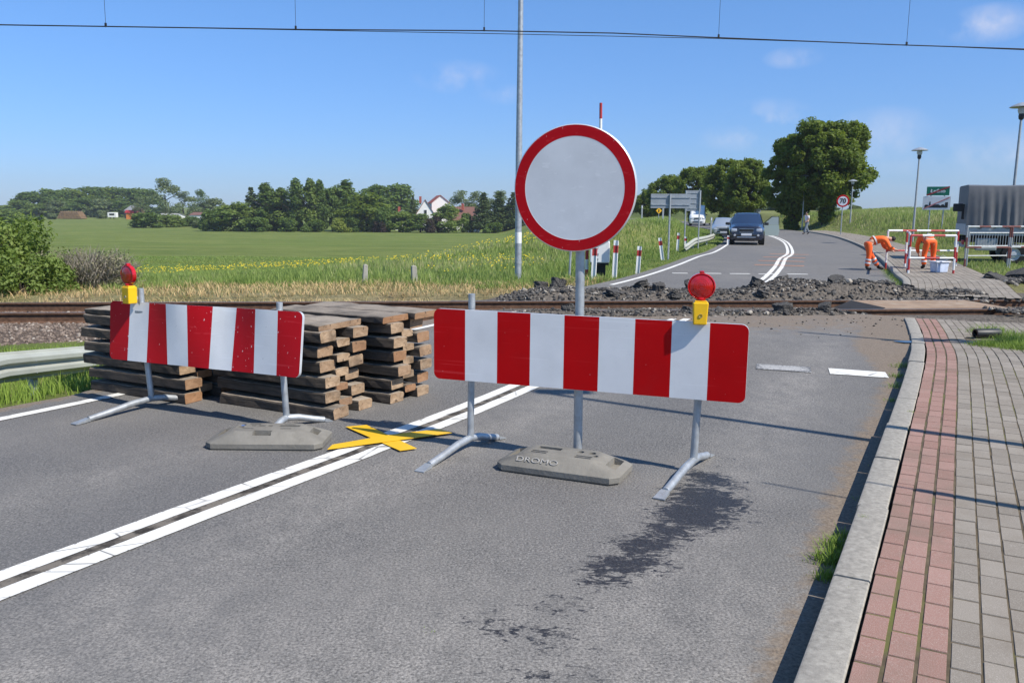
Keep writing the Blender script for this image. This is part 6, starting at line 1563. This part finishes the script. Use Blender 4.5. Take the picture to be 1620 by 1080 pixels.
def person(label, loc, rz, J, jacket, trousers, shirt_short=False, hairc='hair', bands=True):
    """J: joint positions in metres, local frame faces +x"""
    t = thing('person', label, 'person', loc, rz)
    V3 = Vector
    pel, chest, neck, head = V3(J['pelvis']), V3(J['chest']), V3(J['neck']), V3(J['head'])
    pts = [pel, pel.lerp(chest, .5), chest, neck, head.lerp(neck, .55), head, head + (head - neck).normalized() * .09]; ed = [(0, 1), (1, 2), (2, 3), (3, 4), (4, 5), (5, 6)]; rad = [.125, .12, .13, .062, .065, .095, .06]
    fdir = V3(J.get('face', (1, 0, 0))).normalized()
    pts += [head + fdir * .085 - (head - neck).normalized() * .02, head + fdir * .05 - (head - neck).normalized() * .085]; ed += [(5, 7), (5, 8)]; rad += [.028, .045]
    hands = []
    for s_, sd in (('l', 1), ('r', -1)):
        hip, kn, an, toe = [V3(J[k + s_]) for k in ('hip', 'knee', 'ankle', 'toe')]
        b = len(pts); pts += [hip, hip.lerp(kn, .5), kn, kn.lerp(an, .35), an, toe]; ed += [(0, b), (b, b + 1), (b + 1, b + 2), (b + 2, b + 3), (b + 3, b + 4), (b + 4, b + 5)]; rad += [.095, .085, .062, .06, .042, .035]
        sh, el, wr_ = [V3(J[k + s_]) for k in ('sh', 'elbow', 'wrist')]
        b = len(pts); pts += [sh, el, wr_]; ed += [(2, b), (b, b + 1), (b + 1, b + 2)]; rad += [.06, .045, .03]
        d = (wr_ - el).normalized(); palm = wr_ + d * .075; pts.append(palm); ed.append((b + 2, b + 3)); rad.append(.034)
        side = d.cross(V3((0, 0, 1)) if abs(d.z) < .9 else V3((1, 0, 0))).normalized()
        for q, (o_, ln) in enumerate(((-.03, .06), (-.01, .078), (.01, .074), (.03, .058))):
            c = len(pts); base = palm + side * o_; pts += [base + d * ln * .5, base + d * ln * .8 + fdir * .02]; ed += [(b + 3, c), (c, c + 1)]; rad += [.0095, .008]
        c = len(pts); pts.append(palm + side * .05 * sd - d * .005 + fdir * .01); ed.append((b + 3, c)); rad.append(.011)
    skin('body', pts, ed, rad, M['skin'], t)
    # jacket: torso and sleeves
    pts = [pel + (chest - pel) * .12, pel.lerp(chest, .5), chest, chest.lerp(neck, .6)]; ed = [(0, 1), (1, 2), (2, 3)]; rad = [.15, .16, .17, .09]
    for s_ in 'lr':
        sh, el, wr_ = [V3(J[k + s_]) for k in ('sh', 'elbow', 'wrist')]; b = len(pts)
        if shirt_short: pts += [sh, sh.lerp(el, .7)]; ed += [(2, b), (b, b + 1)]; rad += [.08, .07]
        else: pts += [sh, el, el.lerp(wr_, .9)]; ed += [(2, b), (b, b + 1), (b + 1, b + 2)]; rad += [.088, .07, .056]
    jk = skin('jacket' if not shirt_short else 'shirt', pts, ed, rad, jacket, t)
    pts = [pel + (pel - chest).normalized() * -.02]; ed = []; rad = [.105]
    for s_ in 'lr':
        hip, kn, an = [V3(J[k + s_]) for k in ('hip', 'knee', 'ankle')]; b = len(pts); pts += [hip, hip.lerp(kn, .5), kn, kn.lerp(an, .5), kn.lerp(an, .92)]; ed += [(0, b), (b, b + 1), (b + 1, b + 2), (b + 2, b + 3), (b + 3, b + 4)]; rad += [.125, .108, .088, .085, .08]
    tr = skin('trousers', pts, ed, rad, trousers, t)
    if bands:
        for s_ in 'lr':
            kn, an = V3(J['knee' + s_]), V3(J['ankle' + s_])
            for f in (.28, .55):
                a, b = kn.lerp(an, f), kn.lerp(an, f + .13); m = MB(); m.tube([a, b], .096, 14, cap=False); m.build('reflective_band', M['reflect'], tr, 60)
        m = MB(); a, b = pel.lerp(chest, .45), pel.lerp(chest, .56); m.tube([a, b], .168, 16, cap=False); m.build('reflective_band', M['reflect'], jk, 60)
    for s_ in 'lr':
        an, toe = V3(J['ankle' + s_]), V3(J['toe' + s_]); skin('boot', [an + V3((0, 0, .09)), an + V3((0, 0, -.02)), an.lerp(toe, .6) + V3((0, 0, -.01)), toe], [(0, 1), (1, 2), (2, 3)], [.06, .058, .052, .042], M['boot'], t)
    upv = (head - neck).normalized(); skin('hair', [head - fdir * .02 - upv * .03, head - fdir * .025 + upv * .055, head + fdir * .025 + upv * .085], [(0, 1), (1, 2)], [.10, .098, .07], M[hairc], t)
    return t
J1 = dict(pelvis=(0, 0, .90), chest=(.38, 0, 1.06), neck=(.58, 0, 1.06), head=(.74, 0, 1.03), face=(.45, 0, -.9),
    hipl=(0, .1, .86), kneel=(.16, .16, .50), anklel=(.42, .2, .10), toel=(.62, .2, .04), hipr=(0, -.1, .86), kneer=(.02, -.12, .48), ankler=(-.04, -.14, .09), toer=(.12, -.14, .04),
    shl=(.48, .19, 1.02), elbowl=(.58, .22, .76), wristl=(.78, .16, .66), shr=(.48, -.19, 1.02), elbowr=(.60, -.22, .76), wristr=(.80, -.12, .70))
w1 = person('worker in orange workwear bending to the right beside the far kerb', (10.4, 24.75, .005), -.1, J1, M['hivis'], M['hivis2']); w1.scale = (.9, .9, .88)
J2 = dict(pelvis=(-.05, 0, .90), chest=(.30, 0, 1.02), neck=(.48, 0, .96), head=(.60, -.02, .88), face=(.3, 0, -1),
    hipl=(-.03, .11, .85), kneel=(.03, .15, .48), anklel=(-.02, .16, .09), toel=(.14, .17, .04), hipr=(-.03, -.11, .85), kneer=(.03, -.14, .48), ankler=(-.02, -.15, .09), toer=(.14, -.16, .04),
    shl=(.38, .2, .96), elbowl=(.44, .24, .68), wristl=(.44, .16, .45), shr=(.36, -.2, .96), elbowr=(.30, -.27, .68), wristr=(.28, -.28, .43))
w2 = person('worker in orange workwear seen from behind, bending inside the barrier enclosure', (11.72, 23.75, .11), 1.5, J2, M['hivis'], M['hivis2']); w2.scale = (.88, .84, .88)
J3 = dict(pelvis=(0, 0, .93), chest=(.03, 0, 1.3), neck=(.04, 0, 1.47), head=(.07, 0, 1.62), face=(1, 0, -.1),
    hipl=(0, .09, .9), kneel=(.16, .1, .5), anklel=(.26, .1, .1), toel=(.44, .1, .05), hipr=(0, -.09, .9), kneer=(-.06, -.1, .5), ankler=(-.26, -.1, .12), toer=(-.1, -.1, .04),
    shl=(.03, .2, 1.4), elbowl=(.02, .25, 1.13), wristl=(.2, .2, .98), shr=(.03, -.2, 1.4), elbowr=(-.03, -.25, 1.12), wristr=(.16, -.2, 1.0))
M['white_shirt'] = simple('white_shirt', C(.72, .66, .64), .8, 0, .06, 8); M['grey_trousers'] = simple('grey_trousers', C(.16, .19, .22), .8, 0, .15, 8)
person('walker in a pale shirt and grey trousers at the far kerb', (at(1271, 66), 66, .005), -2.9, J3, M['white_shirt'], M['grey_trousers'], True, 'hair', False)

# bits around the workers
def bucket(loc, r0, r1, h, mat, label):
    t = thing('bucket', label, 'bucket', loc); m = MB(); m.lathe([(0, 0), (r0, 0), (r1, h), (r1 + .012, h), (r1 + .012, h + .015), (r1 - .012, h + .012), (r0 - .012, .02), (0, .02)], 24); m.build('tub', mat, t, 40)
    m = MB(); m.tube([(-r1, 0, h), (-r1 * .7, -.05, h + .1), (0, -.06, h + .14), (r1 * .7, -.05, h + .1), (r1, 0, h)], .006, 6); m.build('handle', M['galv'], t, 50)
bucket((11.95, 23.5, .11), .11, .14, .26, simple('grey_bucket', C(.12, .15, .18), .5), 'dark grey bucket at the right hand of the rear view worker')
t = thing('plastic_tub', 'pale bluish plastic tub inside the front tube barrier', 'tub', (11.32, 22.35, .11), .2); m = MB(); m.prism([(-.16, 0), (.16, 0), (.2, .28), (-.2, .28)], -.14, .14, 'y'); b = m.build('shell', simple('pale_plastic', C(.50, .56, .68), .35), t); bv = b.modifiers.new('b', 'BEVEL'); bv.width = .02; m = MB(); m.box((0, 0, .285), (.43, .33, .03), bev=.01); m.build('rim', M['sign_plain'], t)
t = thing('cut_pipe', 'short black pipe lying on the right edge of the near pavement', 'pipe', (6.28, 11.0, kerb_z(10.9) + .065), .1); A = Matrix.Rotation(math.pi / 2, 4, 'Y')
m = MB(); m.lathe([(.048, -.17), (.06, -.17), (.064, -.16), (.064, .16), (.06, .17), (.048, .17), (.048, -.17)], 18, 0, A); m.build('tube', M['black'], t, 40); m = MB(); m.lathe([(.062, -.174), (.046, -.174), (.046, -.168)], 18, 0, A); m.build('rusty_rim', M['rust'], t)
for j, (x, y, a, b, c, l) in enumerate([(11.9, 20.6, .9, .5, .16, 'big broken slab at the left of the dark debris heap'), (12.7, 20.9, .8, .6, .3, 'tilted dark slab in the middle of the debris heap'), (13.4, 20.6, .9, .5, .34, 'tall dark slab at the right end of the debris heap'), (12.9, 20.2, .7, .4, .14, 'front slab of the debris heap'), (13.7, 21.4, .6, .5, .3, 'back slab of the debris heap')]):
    slab('asphalt_lump', (x, y, gz(x, y) + c * .4), (a, b, c), (random.uniform(-.4, .4), random.uniform(-.4, .4), random.uniform(0, 3)), l, seed=40 + j)
n = 520; x = rng.uniform(10.6, 14.2, n); y = rng.normal(20.5, .55, n); rocks('rubble', np.column_stack([x, y, ground_z(x, y) + .05]), rng.uniform(.03, .12, n), M['rubble'], 'heap of dark debris by the far pavement at the right', (.4, .8), 44)
n = 500; x = rng.uniform(7.2, 10.3, n); q = rng.normal(1.25, .3, n); y = TRK(x) + q; rocks('rubble', np.column_stack([x, y, np.full(n, .0)]), rng.uniform(.015, .06, n), M['rubble'], 'loose rubble along the rail by the far pavement', (.4, .8), 45)
n = 260; x = rng.uniform(8.3, 10.3, n); q = rng.normal(-1.1, .2, n); y = TRK(x) + q; rocks('rubble', np.column_stack([x, y, np.full(n, .02)]), rng.uniform(.015, .055, n), M['rubble'], 'loose rubble along the rail by the near pavement', (.4, .8), 46)
m = MB(); vs = [(0, 0, 0)] + [(math.cos(a) * (1 + .3 * math.sin(3 * a)), math.sin(a) * (1 + .2 * math.cos(2 * a)), 0) for a in np.linspace(0, 6.28, 40, endpoint=False)]
n_ = N('puddle'); n_.col(C(.02, .02, .022)).rough(.03).spec(.8); M['puddle'] = n_.mat
for (px_, py_, sx, sy, l) in ((5.12, 10.75, .14, .10, 'small puddle reflecting the sky near the kerb'),):
    m = MB(); m.add([(a * sx, b * sy, 0) for a, b, c in vs], [(0, i, i % 40 + 1) for i in range(1, 41)]); o = m.build('puddle', M['puddle']); o.location = (px_, py_, .0135); tag(o, l, None, None, 'structure')

# ------------------------------------------------------------------ far buildings
M['wall_white'] = simple('white_render', C(.74, .73, .70), .9, 0, .05, 2); M['roof_red'] = simple('red_tiles', C(.33, .075, .045), .85, 0, .15, 3); M['roof_brown'] = simple('brown_tiles', C(.16, .075, .055), .85, 0, .15, 3); M['wall_grey'] = simple('grey_wall', C(.3, .29, .27), .9)
def house(px, Y, w, d, hw, hr, rz, roof, label, win=True, chimney=True, base=None, wall='wall_white'):
    x = at(px, Y); z = gz(x, Y) if base is None else base; t = thing('house', label, 'house', (x, Y, z), rz)
    m = MB(); m.prism([(-w / 2, -1), (w / 2, -1), (w / 2, hw), (0, hr), (-w / 2, hw)], -d / 2, d / 2, 'y'); wl_ = m.build('walls', M[wall], t)
    m = MB(); k = .3; s = (hr - hw) / (w / 2)
    for sg_ in (-1, 1): m.prism([(sg_ * (w / 2 + k), hw - s * k + .02), (0, hr + .02), (0, hr + .16), (sg_ * (w / 2 + k), hw - s * k + .16)], -d / 2 - k, d / 2 + k, 'y')
    rf = m.build('roof', M[roof], t)
    if chimney: m = MB(); m.box((-w * .22, d * .1, hr + .1), (.8, .8, 2.2)); m.build('chimney', M['roof_red'], rf)
    if win:
        for (wx, wz) in ((0, hw + (hr - hw) * .28), (-w * .25, hw - 1.5), (w * .25, hw - 1.5)):
            m = MB(); m.box((wx, -d / 2 - .02, wz), (1.1, .1, 1.5)); wd = m.build('window', M['white_paint'], t); m = MB(); m.box((wx, -d / 2 - .06, wz), (.85, .08, 1.25)); m.build('pane', M['glass'], wd)
    return t
house(673, 284, 7.0, 9, 4.6, 10.0, .12, 'roof_red', 'white gabled house with a steep red roof among the trees')
house(694, 296, 6.0, 12, 9.2, 11.6, .2, 'roof_red', 'white gable end behind the steep red roof', False, False)
house(737, 295, 9.5, 8, 3.4, 7.8, 1.45, 'roof_brown', 'brown roofed house half hidden by the firs', False)
house(637, 288, 4.6, 6, 5.2, 6.6, .1, 'wall_grey', 'small white house with a chimney left of the red roofed one')
house(218, 455, 7, 9, 4.0, 6.5, .8, 'wall_grey', 'dark timber house with a pale roof edge under the wood', False, False, None, 'roof_brown')
house(275, 400, 14, 8, 2.4, 3.4, 1.57, 'wall_grey', 'long low shed with a pale roof below the airy trees', False, False)
house(325, 400, 12, 8, 2.8, 4.0, 1.57, 'roof_brown', 'low shed with a rusty red roof', False, False)
t = thing('cabin', 'small orange hut with a bright red roof at the meadow end', 'hut', (at(213, 430), 430, gz(at(213, 430), 430))); m = MB(); m.box((0, 0, 1.6), (3.6, 4, 3.2)); m.build('walls', simple('orange_wall', C(.6, .2, .04), .8), t); m = MB(); m.prism([(-2.3, 3.2), (2.3, 3.2), (1.6, 4.6), (-1.6, 4.6)], -2.4, 2.4, 'y'); m.build('roof', simple('bright_red_roof', C(.6, .03, .04), .6), t)
t = thing('caravan', 'white caravan parked below the wood', 'caravan', (at(184, 440), 440, gz(at(184, 440), 440))); m = MB(); m.box((0, 0, 1.9), (4.6, 2.2, 2.6), bev=.2); m.build('shell', M['wall_white'], t); m = MB(); m.box((0, -1.13, 2.2), (2.6, .08, .9)); m.build('window', M['glass'], t)
for sx in (-.9, .9):
    m = MB(); m.lathe([(0, -.12), (.35, -.12), (.35, .12), (0, .12)], 16, 0, Matrix.Translation((sx, -1.0, .35)) @ Matrix.Rotation(math.pi / 2, 4, 'X')); m.build('wheel', M['tyre'], t)
# stacked logs
x = at(121, 430); z = gz(x, 430); t = thing('log_pile', 'stack of cut logs lying at the foot of the wood', 'log pile', (x, 430, z)); M['log'] = wood_mat('log_ends', (.20, .12, .06), (.42, .27, .14))
for k in range(6):
    for i in range(16 - k):
        m = MB(); xx = (i - (16 - k) / 2) * .78 + random.uniform(-.05, .05); rr = random.uniform(.3, .38); m.cyl((xx, -3, .38 + k * .62), (xx, 3, .38 + k * .62), rr, 9); m.build('log', M['log'], t)

# ------------------------------------------------------------------ thin summer haze over the whole scene
m = MB(); m.box((0, 700, 22), (2400, 1700, 60)); hz_ = m.build('haze', None)
hm_ = bpy.data.materials.new('haze'); hm_.use_nodes = True; hn = hm_.node_tree
hn.nodes.remove(hn.nodes['Principled BSDF']); pv = hn.nodes.new('ShaderNodeVolumePrincipled'); pv.inputs['Density'].default_value = .0002; pv.inputs['Color'].default_value = (.86, .93, 1, 1); pv.inputs['Anisotropy'].default_value = .2
hn.links.new(pv.outputs[0], hn.nodes['Material Output'].inputs['Volume'])
hz_.data.materials.clear(); hz_.data.materials.append(hm_); tag(hz_, 'thin summer haze over the meadow and road', None, None, 'stuff')
